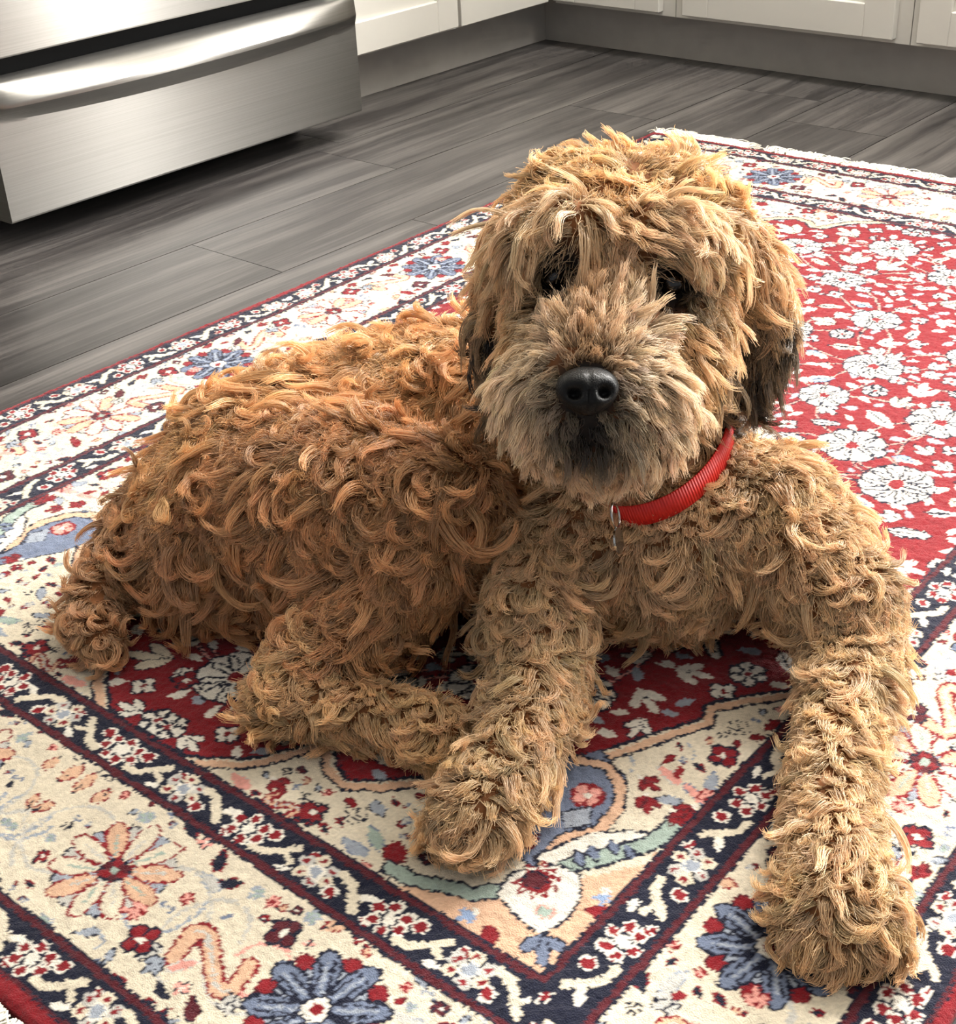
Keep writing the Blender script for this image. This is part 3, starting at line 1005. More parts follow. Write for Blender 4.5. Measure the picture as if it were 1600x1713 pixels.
CH = [
    ('chest', [QD(1110, 880, 1.175, .090), QD(1000, 760, 1.235, .100)]),
    ('chest', [QD(1185, 875, 1.165, .074), QD(1010, 885, 1.165, .070)]),
    ('chest', [(np.array((-.47, .935, .068)), .055), (np.array((-.57, .905, .072)), .060), (np.array((-.74, .87, .075)), .062)]),
    ('torso', [QD(1000, 760, 1.235, .100), QD(860, 730, 1.275, .102), QD(700, 735, 1.290, .100), QD(560, 770, 1.285, .100), QD(470, 815, 1.265, .100)]),
    ('torso', [QD(470, 815, 1.265, .100), QD(395, 850, 1.255, .082)]),
    ('rump', [QD(440, 890, 1.235, .088), QD(360, 920, 1.232, .066)]),
    ('thigh', [QD(500, 850, 1.215, .090), QD(600, 845, 1.165, .080), QD(735, 835, 1.130, .052)]),
    ('thigh', [QD(600, 930, 1.160, .068), QD(690, 915, 1.135, .055)]),
    ('thigh', [QD(725, 850, 1.130, .050), QD(640, 990, 1.135, .046), PZ(520, 1110, .060, .031)]),
    ('hindfoot', [PZ(520, 1110, .060, .031), PZ(465, 1170, .045, .026), PZ(560, 1185, .038, .024), PZ(655, 1200, .036, .023), PZ(735, 1230, .036, .026)]),
    ('tail', [PZ(300, 800, .105, .030), PZ(222, 880, .075, .024), PZ(180, 960, .055, .021), PZ(152, 1035, .042, .020), PZ(165, 1075, .036, .016)]),
    ('shoulder', [QD(1140, 860, 1.180, .070), QD(1290, 870, 1.150, .058), PZ(1405, 1010, .085, .046)]),
    ('foreleg', [PZ(1405, 1010, .085, .046), PZ(1425, 1090, .058, .038), PZ(1408, 1220, .050, .030), PZ(1390, 1380, .044, .028), PZ(1400, 1470, .040, .032), PZ(1408, 1520, .034, .033)]),
    ('paw', [PZ(1355, 1520, .033, .023), PZ(1350, 1560, .028, .018)]),
    ('paw', [PZ(1400, 1530, .036, .023), PZ(1398, 1575, .029, .019)]),
    ('paw', [PZ(1452, 1525, .034, .023), PZ(1468, 1565, .029, .019)]),
    ('shoulder', [QD(1020, 860, 1.190, .065), QD(925, 930, 1.150, .050), PZ(890, 1050, .080, .040)]),
    ('foreleg', [PZ(890, 1050, .080, .040), PZ(905, 1130, .058, .036), PZ(875, 1240, .050, .030), PZ(830, 1320, .044, .030), PZ(800, 1362, .038, .033)]),
    ('paw', [PZ(765, 1365, .031, .018), PZ(745, 1390, .026, .014)]),
    ('paw', [PZ(790, 1375, .033, .019), PZ(780, 1405, .027, .015)]),
    ('paw', [PZ(820, 1378, .032, .019), PZ(820, 1408, .027, .015)]),
    ('neck', [QD(1110, 830, 1.190, .080), QD(1085, 700, 1.160, .070), QD(1055, 540, 1.115, .066)]),
    ('skull', [QD(1042, 430, 1.085, .070), QD(1040, 470, 1.060, .064)]),
    ('skull', [QD(968, 370, 1.085, .050), QD(1118, 374, 1.085, .050)]),
    ('cheek', [QD(950, 520, 1.060, .044), QD(930, 590, 1.045, .036)]),
    ('cheek', [QD(1120, 530, 1.060, .044), QD(1130, 600, 1.045, .038)]),
    ('brow', [QD(905, 410, 1.040, .029), QD(955, 396, 1.018, .029)]),
    ('brow', [QD(1088, 402, 1.018, .029), QD(1150, 418, 1.036, .029)]),
    ('muzzle', [QD(1020, 510, 1.045, .042), QD(1005, 580, 1.005, .045), QD(990, 640, .985, .044)]),
    ('muzzle', [QD(925, 665, 1.000, .036), QD(1060, 670, 1.000, .038)]),
    ('beard', [QD(935, 702, 1.000, .032), QD(1060, 708, 1.000, .034)]),
    ('beard', [QD(1010, 640, 1.040, .045), QD(1005, 728, 1.020, .034)]),
    ('ear', [QD(1215, 390, 1.090, .022), QD(1258, 470, 1.092, .024), QD(1275, 560, 1.098, .022), QD(1262, 630, 1.105, .017)]),
    ('ear', [QD(868, 390, 1.090, .020), QD(846, 470, 1.098, .021), QD(842, 560, 1.105, .020), QD(848, 630, 1.110, .016)]),
]


def sausage(bm, a, ra, b, rb, n=14, m=8):
    """tapered capsule with round ends"""
    a, b = Vector(a), Vector(b)
    ax = b - a
    L = ax.length
    if L < 1e-6:
        bmesh.ops.create_icosphere(bm, subdivisions=3, radius=ra, matrix=Matrix.Translation(a)); return
    z = ax.normalized()
    x = z.orthogonal().normalized(); y = z.cross(x)
    rings = []
    for i in range(m + 1):
        th = -math.pi / 2 + math.pi / 2 * i / m
        rings.append((ra * math.sin(th), ra * math.cos(th)))
    for i in range(m + 1):
        th = math.pi / 2 * i / m
        rings.append((L + rb * math.sin(th), rb * math.cos(th)))
    vs_ = []
    for t, r in rings:
        r = max(r, 1e-4)
        vs_.append([bm.verts.new(a + z * t + (x * math.cos(2 * math.pi * k / n) + y * math.sin(2 * math.pi * k / n)) * r) for k in range(n)])
    for i in range(len(rings) - 1):
        for k in range(n):
            bm.faces.new((vs_[i][k], vs_[i][(k + 1) % n], vs_[i + 1][(k + 1) % n], vs_[i + 1][k]))
    bm.faces.new(list(reversed(vs_[0]))); bm.faces.new(vs_[-1])


bm = bmesh.new()
for reg, ch in CH:
    for (a, ra), (b, rb) in zip(ch[:-1], ch[1:]):
        sausage(bm, a, ra, b, rb)
bmesh.ops.recalc_face_normals(bm, faces=bm.faces)
tmp = bm_obj('body_tmp', bm, None)
rm = tmp.modifiers.new('r', 'REMESH'); rm.mode = 'VOXEL'; rm.voxel_size = 0.005
sm = tmp.modifiers.new('s', 'SMOOTH'); sm.factor = 0.6; sm.iterations = 10
dg = bpy.context.evaluated_depsgraph_get()
ev = tmp.evaluated_get(dg)
bme = bpy.data.meshes.new_from_object(ev)
bpy.data.objects.remove(tmp)
bme.name = 'body'
nv = len(bme.vertices)
BV = np.empty(nv * 3); bme.vertices.foreach_get('co', BV); BV = BV.reshape(-1, 3)
for (ex, ey, ed), er, dp in (((930, 463, 1.015), .019, .014), ((1122, 474, 1.015), .019, .014), ((984, 728, .965), .012, .007)):
    e_ = Q(ex, ey, ed)
    rel = BV - e_
    lat = np.linalg.norm(rel - (rel @ CF)[:, None] * CF, axis=1)
    BV += CF * (dp * np.exp(-(lat / er) ** 2) * (np.abs(rel @ CF) < .05))[:, None]
BV[:, 2] = np.maximum(BV[:, 2], RUGZ + .002)
bme.vertices.foreach_set('co', BV.ravel())
bme.update()
bme.polygons.foreach_set('use_smooth', [True] * len(bme.polygons))
BN = np.empty(nv * 3); bme.vertices.foreach_get('normal', BN); BN = BN.reshape(-1, 3)
bme.calc_loop_triangles()
BT = np.empty(len(bme.loop_triangles) * 3, dtype=np.int32); bme.loop_triangles.foreach_get('vertices', BT); BT = BT.reshape(-1, 3)
bvh = BVHTree.FromPolygons([tuple(v) for v in BV], [tuple(int(i) for i in t) for t in BT])
m_skin = simple_mat('undercoat', (120, 74, 38), 0.9, noise=0.3, scale=120)
pig = np.zeros(nv)
for (ex, ey, ed), er in (((930, 463, 1.02), .027), ((1122, 474, 1.02), .027), ((984, 722, .975), .018), ((982, 655, .95), .030)):
    rel = BV - Q(ex, ey, ed)
    lat = np.linalg.norm(rel - (rel @ CF)[:, None] * CF, axis=1)
    pig = np.maximum(pig, np.clip(2.2 - 2 * lat / er, 0, 1) * (np.abs(rel @ CF) < .05))
pa = bme.attributes.new('pigment', 'FLOAT', 'POINT'); pa.data.foreach_set('value', pig.astype(np.float32))
nt = m_skin.node_tree; pb = nt.nodes['Principled BSDF']
src = pb.inputs['Base Color'].links[0].from_socket
an = nt.nodes.new('ShaderNodeAttribute'); an.attribute_name = 'pigment'
mxc = nt.nodes.new('ShaderNodeMix'); mxc.data_type = 'RGBA'
nt.links.new(an.outputs['Fac'], mxc.inputs[0]); nt.links.new(src, mxc.inputs[6]); mxc.inputs[7].default_value = col4((22, 16, 13))
nt.links.new(mxc.outputs[2], pb.inputs['Base Color'])
bme.materials.append(m_skin)
body = link(bpy.data.objects.new('body', bme), dog)
print('BODY', nv, len(BT))
# ------------------------------------------------------------------ fur
def nrm(v):
    v = np.asarray(v, float)
    return v / np.maximum(np.linalg.norm(v, axis=-1, keepdims=True), 1e-9)


def hit(px, py, default=1.1):
    d = nrm(ray(px, py))
    h = bvh.ray_cast(Vector(CC), Vector(d))
    return (np.array(h[0]), np.array(h[1])) if h[0] is not None else (Q(px, py, default), -d)


EYES = []
for px, py in ((930, 463), (1122, 474)):
    h_, n_ = hit(px, py)
    EYES.append(h_ - nrm(CF) * .004)
NOSE_HIT, _ = hit(982, 655)
NOSE = NOSE_HIT - CF * .006
# collar ellipse
CO = Q(1092, 738, 1.160)
CE1 = Q(1222, 722, 1.125) - CO
CE2 = Q(1062, 862, 1.085) - CO
cth = np.linspace(0, 2 * math.pi, 97)[:-1]
CLOOP = CO + np.cos(cth)[:, None] * CE1 + np.sin(cth)[:, None] * CE2

#          len   jit  curl  sd  lift spread dens strands clump colour
REG = {
    'torso': (.048, .25, 175, 75, 34, .0078, 1.00, 40, .66, (204, 142, 82)),  # lightened: the light falling on the back is in this colour
    'rump': (.044, .25, 165, 70, 30, .0076, 1.00, 40, .66, (142, 90, 50)),  # browner fur, darkened further for the side turned from the window
    'thigh': (.042, .25, 170, 70, 30, .0076, 1.05, 40, .66, (152, 98, 54)),  # brown fur with the haunch's shaded side put into the colour
    'chest': (.036, .25, 170, 65, 30, .0068, 1.15, 36, .66, (204, 156, 104)),
    'shoulder': (.036, .25, 180, 65, 32, .0068, 1.15, 36, .66, (208, 158, 104)),
    'neck': (.034, .25, 165, 60, 34, .0064, 1.15, 34, .66, (196, 146, 94)),
    'foreleg': (.029, .25, 170, 60, 30, .0062, 1.45, 34, .66, (218, 170, 114)),
    'paw': (.028, .22, 130, 45, 32, .0062, 1.55, 34, .66, (212, 160, 102)),
    'hindfoot': (.026, .25, 170, 60, 30, .0058, 1.55, 34, .66, (200, 148, 92)),
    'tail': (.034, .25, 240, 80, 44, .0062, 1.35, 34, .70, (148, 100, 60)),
    'skull': (.038, .22, 200, 75, 38, .0058, 1.40, 32, .70, (218, 164, 100)),
    'brow': (.042, .20, 55, 28, 22, .0048, 2.00, 28, .52, (228, 182, 128)),
    'cheek': (.036, .22, 40, 22, 20, .0046, 1.90, 28, .48, (200, 152, 98)),
    'muzzle': (.028, .20, 22, 16, 27, .0038, 2.70, 24, .30, (226, 188, 142)),
    'beard': (.023, .20, 26, 18, 20, .0038, 2.40, 24, .34, (204, 164, 120)),
    'ear': (.040, .20, 70, 36, 18, .0052, 1.80, 28, .52, (184, 138, 90)),
}
RN = list(REG)

# ---- combing: arrows drawn on the photograph (x, y, dx, dy)
ARROWS = [
    (1060, 262, 0.1, -1), (1000, 285, -.4, -.3), (1130, 275, .5, -.3), (920, 310, -.8, .1), (1180, 320, .9, .1), (1040, 320, .2, 1), (970, 340, -.3, 1), (1100, 330, .3, 1), (1010, 375, .0, 1), (980, 360, -.3, .9),
    (1090, 360, .5, .8), (870, 360, -.6, .8), (1220, 380, .5, 1), (905, 405, -.7, .8), (870, 450, -.25, 1), (850, 540, -.05, 1), (950, 378, -1, .25), (985, 385, .1, 1),
    (1090, 410, .95, .15), (1150, 420, .8, .7), (1190, 500, .4, 1), (1180, 590, .25, 1), (1015, 425, 0, .4), (1010, 470, 0, -.7), (975, 480, -.1, -1), (1055, 480, .1, -1),
    (985, 560, 0, -1), (950, 560, -.5, -.8), (1030, 560, .5, -.8), (910, 590, -.9, -.2), (1080, 590, .9, -.2), (930, 640, -.9, .3), (1040, 640, .8, .3), (985, 600, .0, -1),
    (880, 650, -.7, .8), (1110, 660, .8, .7), (890, 720, -.4, 1), (940, 720, -.2, 1), (1040, 720, .25, 1), (1090, 740, .4, 1), (990, 745, 0, 1), (980, 790, 0, 1), (1050, 790, .2, 1), (900, 780, -.2, 1),
    (1140, 640, .4, 1), (1160, 690, .2, 1),
    (1250, 450, .4, 1), (1290, 550, .1, 1), (1270, 640, -.15, 1), (845, 470, -.2, 1), (840, 580, 0, 1), (850, 650, 0, 1),
    (950, 870, -.3, 1), (1030, 920, -.2, 1), (1110, 940, 0, 1), (1210, 930, .1, 1), (1280, 840, .3, 1), (1300, 930, .2, 1), (1180, 1000, .1, 1), (1050, 1000, -.1, 1), (1250, 760, .5, 1), (1330, 860, .7, 1),
    (1400, 960, .5, 1), (1440, 1060, .2, 1), (1420, 1180, 0, 1), (1380, 1200, -.15, 1), (1460, 1200, .15, 1), (1390, 1320, -.1, 1), (1400, 1430, 0, 1), (1350, 1480, -.6, .9), (1460, 1480, .6, .9),
    (1400, 1540, 0, 1), (1350, 1550, -.3, 1), (1460, 1550, .4, 1), (1340, 1300, -.25, 1), (1440, 1330, .2, 1),
    (880, 950, -.3, 1), (870, 1030, -.3, 1), (910, 1100, .2, 1), (950, 1140, .3, 1), (860, 1120, -.15, 1), (880, 1220, .1, 1), (840, 1290, -.2, 1), (790, 1370, -.2, 1), (730, 1360, -.7, .7), (840, 1370, .4, .9), (920, 1240, .25, 1), (770, 1400, -.1, 1),
    (820, 540, -.7, .5), (700, 570, -.6, .6), (580, 600, -.7, .7), (450, 640, -.7, .8), (350, 720, -.6, 1), (280, 800, -.4, 1), (780, 660, -.4, .8), (650, 690, -.7, .4), (520, 740, -.8, .5), (400, 800, -.5, .9),
    (600, 800, -.7, .5), (730, 780, -.7, .3), (770, 830, .1, 1), (700, 850, -.5, .7), (600, 900, -.8, .6), (500, 900, -.4, 1), (400, 950, -.2, 1), (320, 950, -.1, 1), (650, 960, -.6, .9), (720, 930, -.1, 1),
    (560, 1040, -.8, .6), (620, 1030, -.5, .9), (500, 1120, -.7, .6), (450, 1170, -.9, .3), (560, 1180, .3, .9), (650, 1200, .2, 1), (720, 1220, .3, 1),
    (240, 870, -.4, 1), (200, 950, -.3, 1), (165, 1040, -.1, 1), (300, 1010, 0, 1), (450, 1020, -.1, 1),
]
GP, GD = [], []
for px, py, dx, dy in ARROWS:
    h_, n_ = hit(px, py)
    GP.append(h_); GD.append(nrm(CR * dx - CU * dy))
GP, GD = np.array(GP), np.array(GD)

RNG = np.random.default_rng(21)
# ---- lock roots, spread evenly over the skin
tri = BV[BT]
fn = np.cross(tri[:, 1] - tri[:, 0], tri[:, 2] - tri[:, 0])
area = np.linalg.norm(fn, axis=1) / 2
NB = 110000
ti = RNG.choice(len(BT), NB, p=area / area.sum())
w = RNG.dirichlet((1, 1, 1), NB)
R0 = (tri[ti] * w[..., None]).sum(1)
N0 = nrm((BN[BT[ti]] * w[..., None]).sum(1))
# region of each root = nearest limb segment
segs = [(RN.index(reg), np.array(a), ra, np.array(b), rb) for reg, ch in CH for (a, ra), (b, rb) in zip(ch[:-1], ch[1:])]
best = np.full(NB, 9.0); rid = np.zeros(NB, int)
jit = RNG.normal(0, .003, (len(RN), NB))
for k, a, ra, b, rb in segs:
    d = b - a; L2 = max(1e-9, d @ d)
    t = np.clip(((R0 - a) @ d) / L2, 0, 1)
    sd = np.linalg.norm(R0 - a - t[:, None] * d, axis=1) - (ra + (rb - ra) * t) + jit[k]
    m = sd < best
    best[m] = sd[m]; rid[m] = k
par = np.array([REG[n][:9] for n in RN], float)
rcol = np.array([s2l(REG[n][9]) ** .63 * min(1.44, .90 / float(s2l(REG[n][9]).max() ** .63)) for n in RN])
# thinning to the wanted density: spacing per region
space = .0078 / np.sqrt(par[rid, 6])
keep = np.zeros(NB, bool)
grid = {}
cell = .009
cellid = np.floor(R0 / cell).astype(int)
for i in range(NB):
    p = R0[i]; c = cellid[i]; s = space[i]; ok = True
    for a in (-1, 0, 1):
        for b in (-1, 0, 1):
            for e in (-1, 0, 1):
                for q in grid.get((c[0] + a, c[1] + b, c[2] + e), ()):
                    if (q[0] - p[0]) ** 2 + (q[1] - p[1]) ** 2 + (q[2] - p[2]) ** 2 < s * s:
                        ok = False; break
                if not ok: break
            if not ok: break
        if not ok: break
    if ok:
        grid.setdefault(tuple(c), []).append(p); keep[i] = True
for e in EYES:
    keep &= np.linalg.norm(R0 - e, axis=1) > .0150
keep &= np.linalg.norm(R0 - NOSE_HIT, axis=1) > .0165
keep &= ~((R0[:, 2] < RUGZ + .006) & (N0[:, 2] < -.5))
UF_R, UF_N, UF_K = R0.copy(), N0.copy(), rid.copy()
for e in EYES:
    uk = np.linalg.norm(UF_R - e, axis=1) > .0125
    UF_R, UF_N, UF_K = UF_R[uk], UF_N[uk], UF_K[uk]
uk = (np.linalg.norm(UF_R - NOSE_HIT, axis=1) > .0165) & (UF_R[:, 2] > RUGZ + .004)
UF_R, UF_N, UF_K = UF_R[uk], UF_N[uk], UF_K[uk]
R0, N0, rid = R0[keep], N0[keep], rid[keep]
NL = len(R0)
print('LOCKS', NL)


def photo_px(p):
    q = p - CC
    d = q @ CF
    return np.stack([800 + FPX * (q @ CR) / d, 856.5 - FPX * (q @ CU) / d], -1)


PX = photo_px(R0)
# combing direction
D2 = ((R0[:, None, :] - GP[None]) ** 2).sum(-1)
W = 1 / (D2 + .006 ** 2) ** 2
TD = (W[..., None] * GD[None]).sum(1) / W.sum(1)[:, None]
TD = TD + RNG.normal(0, .15, TD.shape)
TD = TD - (TD * N0).sum(1)[:, None] * N0
TD = nrm(TD)
BD = np.cross(N0, TD)
# a swirl shared by neighbouring locks, so the coat falls in tufts
sw = np.sin(R0 @ np.array([61., 83., 47.]) + 1.3) + np.sin(R0 @ np.array([-90., 52., 71.]) + .4) + np.sin(R0 @ np.array([33., -77., 95.]))
K = 14
LEN = par[rid, 0] * np.exp(RNG.normal(0, par[rid, 1]))
CURL = np.radians(np.clip(par[rid, 2] + RNG.normal(0, 1, NL) * par[rid, 3], 8, 400))
LIFT = np.radians(par[rid, 4] + RNG.normal(0, 12, NL))
PHI = np.radians(np.clip(42 * sw + RNG.normal(0, 20, NL), -82, 82))
names = np.array(RN)[rid]
# short trimmed hair round the eyes, under the collar and at the nose
dcol = np.min(np.linalg.norm(R0[:, None, :] - CLOOP[None, ::3], axis=-1), axis=1)
below = ((R0 - CO) @ nrm(np.cross(CE1, CE2)))
LEN *= np.where((dcol < .024) & np.isin(names, ('neck', 'chest', 'shoulder')), .5, 1.0)
dn = np.linalg.norm(R0 - NOSE_HIT, axis=1)
LEN *= np.clip(.40 + (dn - .016) / .04, .4, 1)
de = np.min([np.linalg.norm(R0 - e, axis=1) for e in EYES], axis=0)
LEN *= np.where(names == 'brow', 1, np.clip(.35 + (de - .014) / .045, .35, 1))
# hair lying on the top of the crown stands up
top = (names == 'skull') & (PX[:, 1] < 330)
LIFT = np.where(top, np.radians(40) + RNG.normal(0, .22, NL), LIFT)
LEN = np.where(names == 'skull', np.minimum(LEN, .036), LEN)

ds = (LEN / (K - 1))[:, None]
dcur = nrm(TD * np.cos(LIFT)[:, None] + N0 * np.sin(LIFT)[:, None])
axis = nrm(BD * np.cos(PHI)[:, None] + N0 * np.sin(PHI)[:, None])
GL = np.zeros((NL, K, 3)); GL[:, 0] = R0 - N0 * .001
DG = np.zeros((NL, K, 3)); DG[:, 0] = dcur
wig = RNG.uniform(0, 6.28, NL)
straight = CURL < 1.2
for i in range(1, K):
    s = i / (K - 1)
    da = CURL / (K - 1) * (0.45 + 1.1 * s)
    da = da + np.where(straight, .16 * np.sin(wig + s * 8), 0)
    ca, sa = np.cos(da)[:, None], np.sin(da)[:, None]
    dcur = dcur * ca + np.cross(axis, dcur) * sa + axis * (axis * dcur).sum(1)[:, None] * (1 - ca)
    dcur = nrm(dcur + np.array([0, 0, -.035]))
    GL[:, i] = GL[:, i - 1] + dcur * ds
    DG[:, i] = dcur
# keep every lock outside the body and above the rug
for i in range(2, K):
    clear = .0022 + .0025 * (i / K)
    for j in range(NL):
        p = GL[j, i]
        loc, no, _, dist = bvh.find_nearest(p, .03)
        if loc is None: continue
        sd = (p[0] - loc[0]) * no[0] + (p[1] - loc[1]) * no[1] + (p[2] - loc[2]) * no[2]
        if sd < clear:
            k_ = clear - sd
            GL[j, i:] += np.array([no[0], no[1], no[2]]) * k_
GL[..., 2] = np.maximum(GL[..., 2], RUGZ + .003)

# partings: no lock falls across an eye, and the lip line stays open
part_ok = np.ones(NL, bool)
for e, rr_ in ((EYES[0] - CU * .003, .0130), (EYES[1] - CU * .003, .0122), (Q(984, 724, .975), .0062)):
    rel = GL - e
    al = rel @ CF
    lat = np.linalg.norm(rel - al[..., None] * CF, axis=-1)
    part_ok &= ~((lat < rr_) & (np.abs(al) < .06)).any(1)

# ---- colour of every lock
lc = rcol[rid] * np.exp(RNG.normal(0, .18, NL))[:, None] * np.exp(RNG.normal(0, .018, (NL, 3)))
# pigment patches: dark ear tips, dark muzzle tip and lips, dark eye rims widened with painted brow shade
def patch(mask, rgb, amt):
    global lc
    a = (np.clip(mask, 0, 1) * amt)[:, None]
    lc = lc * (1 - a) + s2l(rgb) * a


ear = names == 'ear'
patch(np.where(ear, np.clip((PX[:, 1] - 470) / 70, 0, 1), 0) * RNG.uniform(.55, 1, NL), (22, 18, 16), 1.0)
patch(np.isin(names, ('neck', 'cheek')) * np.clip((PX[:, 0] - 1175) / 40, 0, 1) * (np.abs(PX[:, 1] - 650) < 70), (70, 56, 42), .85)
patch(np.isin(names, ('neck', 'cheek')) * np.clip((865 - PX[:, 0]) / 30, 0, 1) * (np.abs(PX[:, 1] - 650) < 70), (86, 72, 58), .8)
for e, r in zip(EYES, (.030, .030)):  # dark rims plus the painted shade of the eye hollows
    patch(np.clip(1.6 - np.linalg.norm(R0 - e, axis=1) / r * 1.25, 0, 1) * ~np.isin(names, ('brow',)), (20, 14, 11), .95)
patch(np.clip(1.5 - np.linalg.norm((R0 - Q(984, 716, .97)) * 1.0, axis=1) / .024, 0, 1), (30, 22, 18), .95)
patch(np.clip(1.5 - dn / .026, 0, 1), (60, 44, 32), .7)
patch((names == 'muzzle') * np.clip(1 - np.abs(PX[:, 0] - 985) / 70, 0, 1) * (PX[:, 1] < 620), (206, 150, 90), .6)

GROUPS = {'body_coat': ('torso', 'rump', 'thigh', 'chest', 'shoulder', 'neck'), 'foreleg_coat': ('foreleg', 'paw'), 'hind_foot_coat': ('hindfoot',),
          'tail_coat': ('tail',), 'head_coat': ('skull', 'brow', 'cheek'), 'muzzle_coat': ('muzzle', 'beard'), 'ear_coat': ('ear',)}
FLAB = {'body_coat': 'curly golden-brown body coat', 'foreleg_coat': 'pale curly foreleg fur', 'hind_foot_coat': 'curly fur of the hind foot', 'tail_coat': 'curly brown tail fur',
        'head_coat': 'tousled golden head fur', 'muzzle_coat': 'pale straight muzzle and beard hair', 'ear_coat': 'long ear hair with dark tips'}
m_fur = bpy.data.materials.new('dog_fur'); m_fur.use_nodes = True
nt = m_fur.node_tree
hb = nt.nodes['Principled BSDF']
hb.inputs['Roughness'].default_value = 0.32
hb.inputs['Specular IOR Level'].default_value = 0.75
at_ = nt.nodes.new('ShaderNodeAttribute'); at_.attribute_name = 'strand_colour'
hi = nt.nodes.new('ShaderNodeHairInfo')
rp = nt.nodes.new('ShaderNodeMapRange'); rp.inputs['To Min'].default_value = 0.50; rp.inputs['To Max'].default_value = 1.16  # dark roots, light tips: shade between locks put into the colour
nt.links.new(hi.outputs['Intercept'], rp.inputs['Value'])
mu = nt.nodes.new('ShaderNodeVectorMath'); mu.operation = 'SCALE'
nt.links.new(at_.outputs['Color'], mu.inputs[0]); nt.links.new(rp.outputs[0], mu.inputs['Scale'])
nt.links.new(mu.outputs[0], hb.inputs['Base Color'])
tr = nt.nodes.new('ShaderNodeBsdfTranslucent'); nt.links.new(mu.outputs[0], tr.inputs['Color'])
ms = nt.nodes.new('ShaderNodeMixShader'); ms.inputs[0].default_value = 0.28
nt.links.new(hb.outputs[0], ms.inputs[1]); nt.links.new(tr.outputs[0], ms.inputs[2])
nt.links.new(ms.outputs[0], nt.nodes['Material Output'].inputs['Surface'])

sN = np.linspace(0, 1, K)


def strands(sel):
    """each lock becomes a bunch of hairs that gathers towards its tip"""
    idx = np.nonzero(sel)[0]
    m = par[rid[idx], 7].astype(int)
    li = np.repeat(idx, m)
    n = len(li)
    rad = par[rid[li], 5] * np.sqrt(RNG.uniform(0, 1, n)) * 1.12
    th = RNG.uniform(0, 2 * math.pi, n)
    o1, o2 = rad * np.cos(th), rad * np.sin(th) * .55
    f = RNG.uniform(.70, 1.0, n)
    x = f[:, None] * sN[None] * (K - 1)
    i0 = np.minimum(x.astype(int), K - 2); fr = (x - i0)[..., None]
    g = GL[li]
    ar = np.arange(n)[:, None]
    c = g[ar, i0] * (1 - fr) + g[ar, i0 + 1] * fr
    cl = par[rid[li], 8][:, None]
    sp = (1 - cl * (sN[None] ** .8))[..., None]
    # offsets turn with the lock
    dg = DG[li]
    b = BD[li][:, None, :]
    side = nrm(b - (b * dg).sum(-1, keepdims=True) * dg)
    upv = np.cross(dg, side)
    root = o1[:, None] * BD[li] + o2[:, None] * TD[li]
    rot = o1[:, None, None] * side + o2[:, None, None] * upv
    bl = np.clip(sN * 3, 0, 1)[None, :, None]
    off = root[:, None, :] * (1 - bl) + rot * bl
    fz = RNG.normal(0, 1, (n, 3))[:, None, :] * (sN ** 1.5)[None, :, None] * .0011
    ph = RNG.uniform(0, 6.28, n)[:, None]
    wv = (np.sin(sN[None] * 9 + ph) * .00045)[..., None] * side
    pts = c + off * sp + fz + wv
    pts[..., 2] = np.maximum(pts[..., 2], RUGZ + .0012)
    ra = np.broadcast_to(  .00030 * (1 - .62 * sN ** 1.6), (n, K)).copy()
    cc = lc[li] * np.exp(RNG.normal(0, .10, n))[:, None]
    cc = np.maximum(cc / np.maximum(1, cc.max(1) / .92)[:, None], .003)
    return pts, ra, cc


tot = 0
for gname, regs in GROUPS.items():
    sel = np.isin(names, regs) & part_ok
    if gname in ('foreleg_coat', 'ear_coat'):
        cut = 1040 if gname == 'ear_coat' else 1150
        parts = [sel & (PX[:, 0] < cut), sel & (PX[:, 0] >= cut)]
    else:
        parts = [sel]
    for sl in parts:
        a, b_, c_ = strands(sl)
        tot += len(a)
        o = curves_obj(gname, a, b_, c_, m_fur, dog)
        o['label'] = FLAB[gname]
# ---- short woolly underfur that closes the gaps between the locks
nu = len(UF_R)
j_ = np.array([0] * nu)
order = np.argsort(UF_R[:, 0])
for c0 in range(0, nu, 4000):
    q = UF_R[c0:c0 + 4000]
    j_[c0:c0 + 4000] = np.argmin(((q[:, None, :] - R0[None]) ** 2).sum(-1), axis=1) if NL < 9000 else np.argmin((q ** 2).sum(1)[:, None] - 2 * q @ R0.T + (R0 ** 2).sum(1)[None], axis=1)
sU = np.linspace(0, 1, 6)
lenU = np.clip(.42 * LEN[j_], .007, .015) * RNG.uniform(.7, 1.3, nu)
dU = nrm(TD[j_] + UF_N * .75 + RNG.normal(0, .45, (nu, 3)))
bU = nrm(RNG.normal(0, 1, (nu, 3)))
UPTS = (UF_R - UF_N * .001)[:, None, :] + dU[:, None, :] * (sU * lenU[:, None])[..., None] + bU[:, None, :] * ((np.sin(sU * 3.0) * .0022)[None, :, None])
UPTS[..., 2] = np.maximum(UPTS[..., 2], RUGZ + .001)
UCOL = lc[j_] * np.exp(RNG.normal(-.30, .18, nu))[:, None]  # underfur darkened to paint shade into the gaps between locks
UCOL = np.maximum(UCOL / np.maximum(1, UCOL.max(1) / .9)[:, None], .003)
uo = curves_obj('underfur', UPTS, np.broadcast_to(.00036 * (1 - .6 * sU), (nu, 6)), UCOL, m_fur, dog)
uo['label'] = 'short woolly underfur'
print('STRANDS', tot, nu)

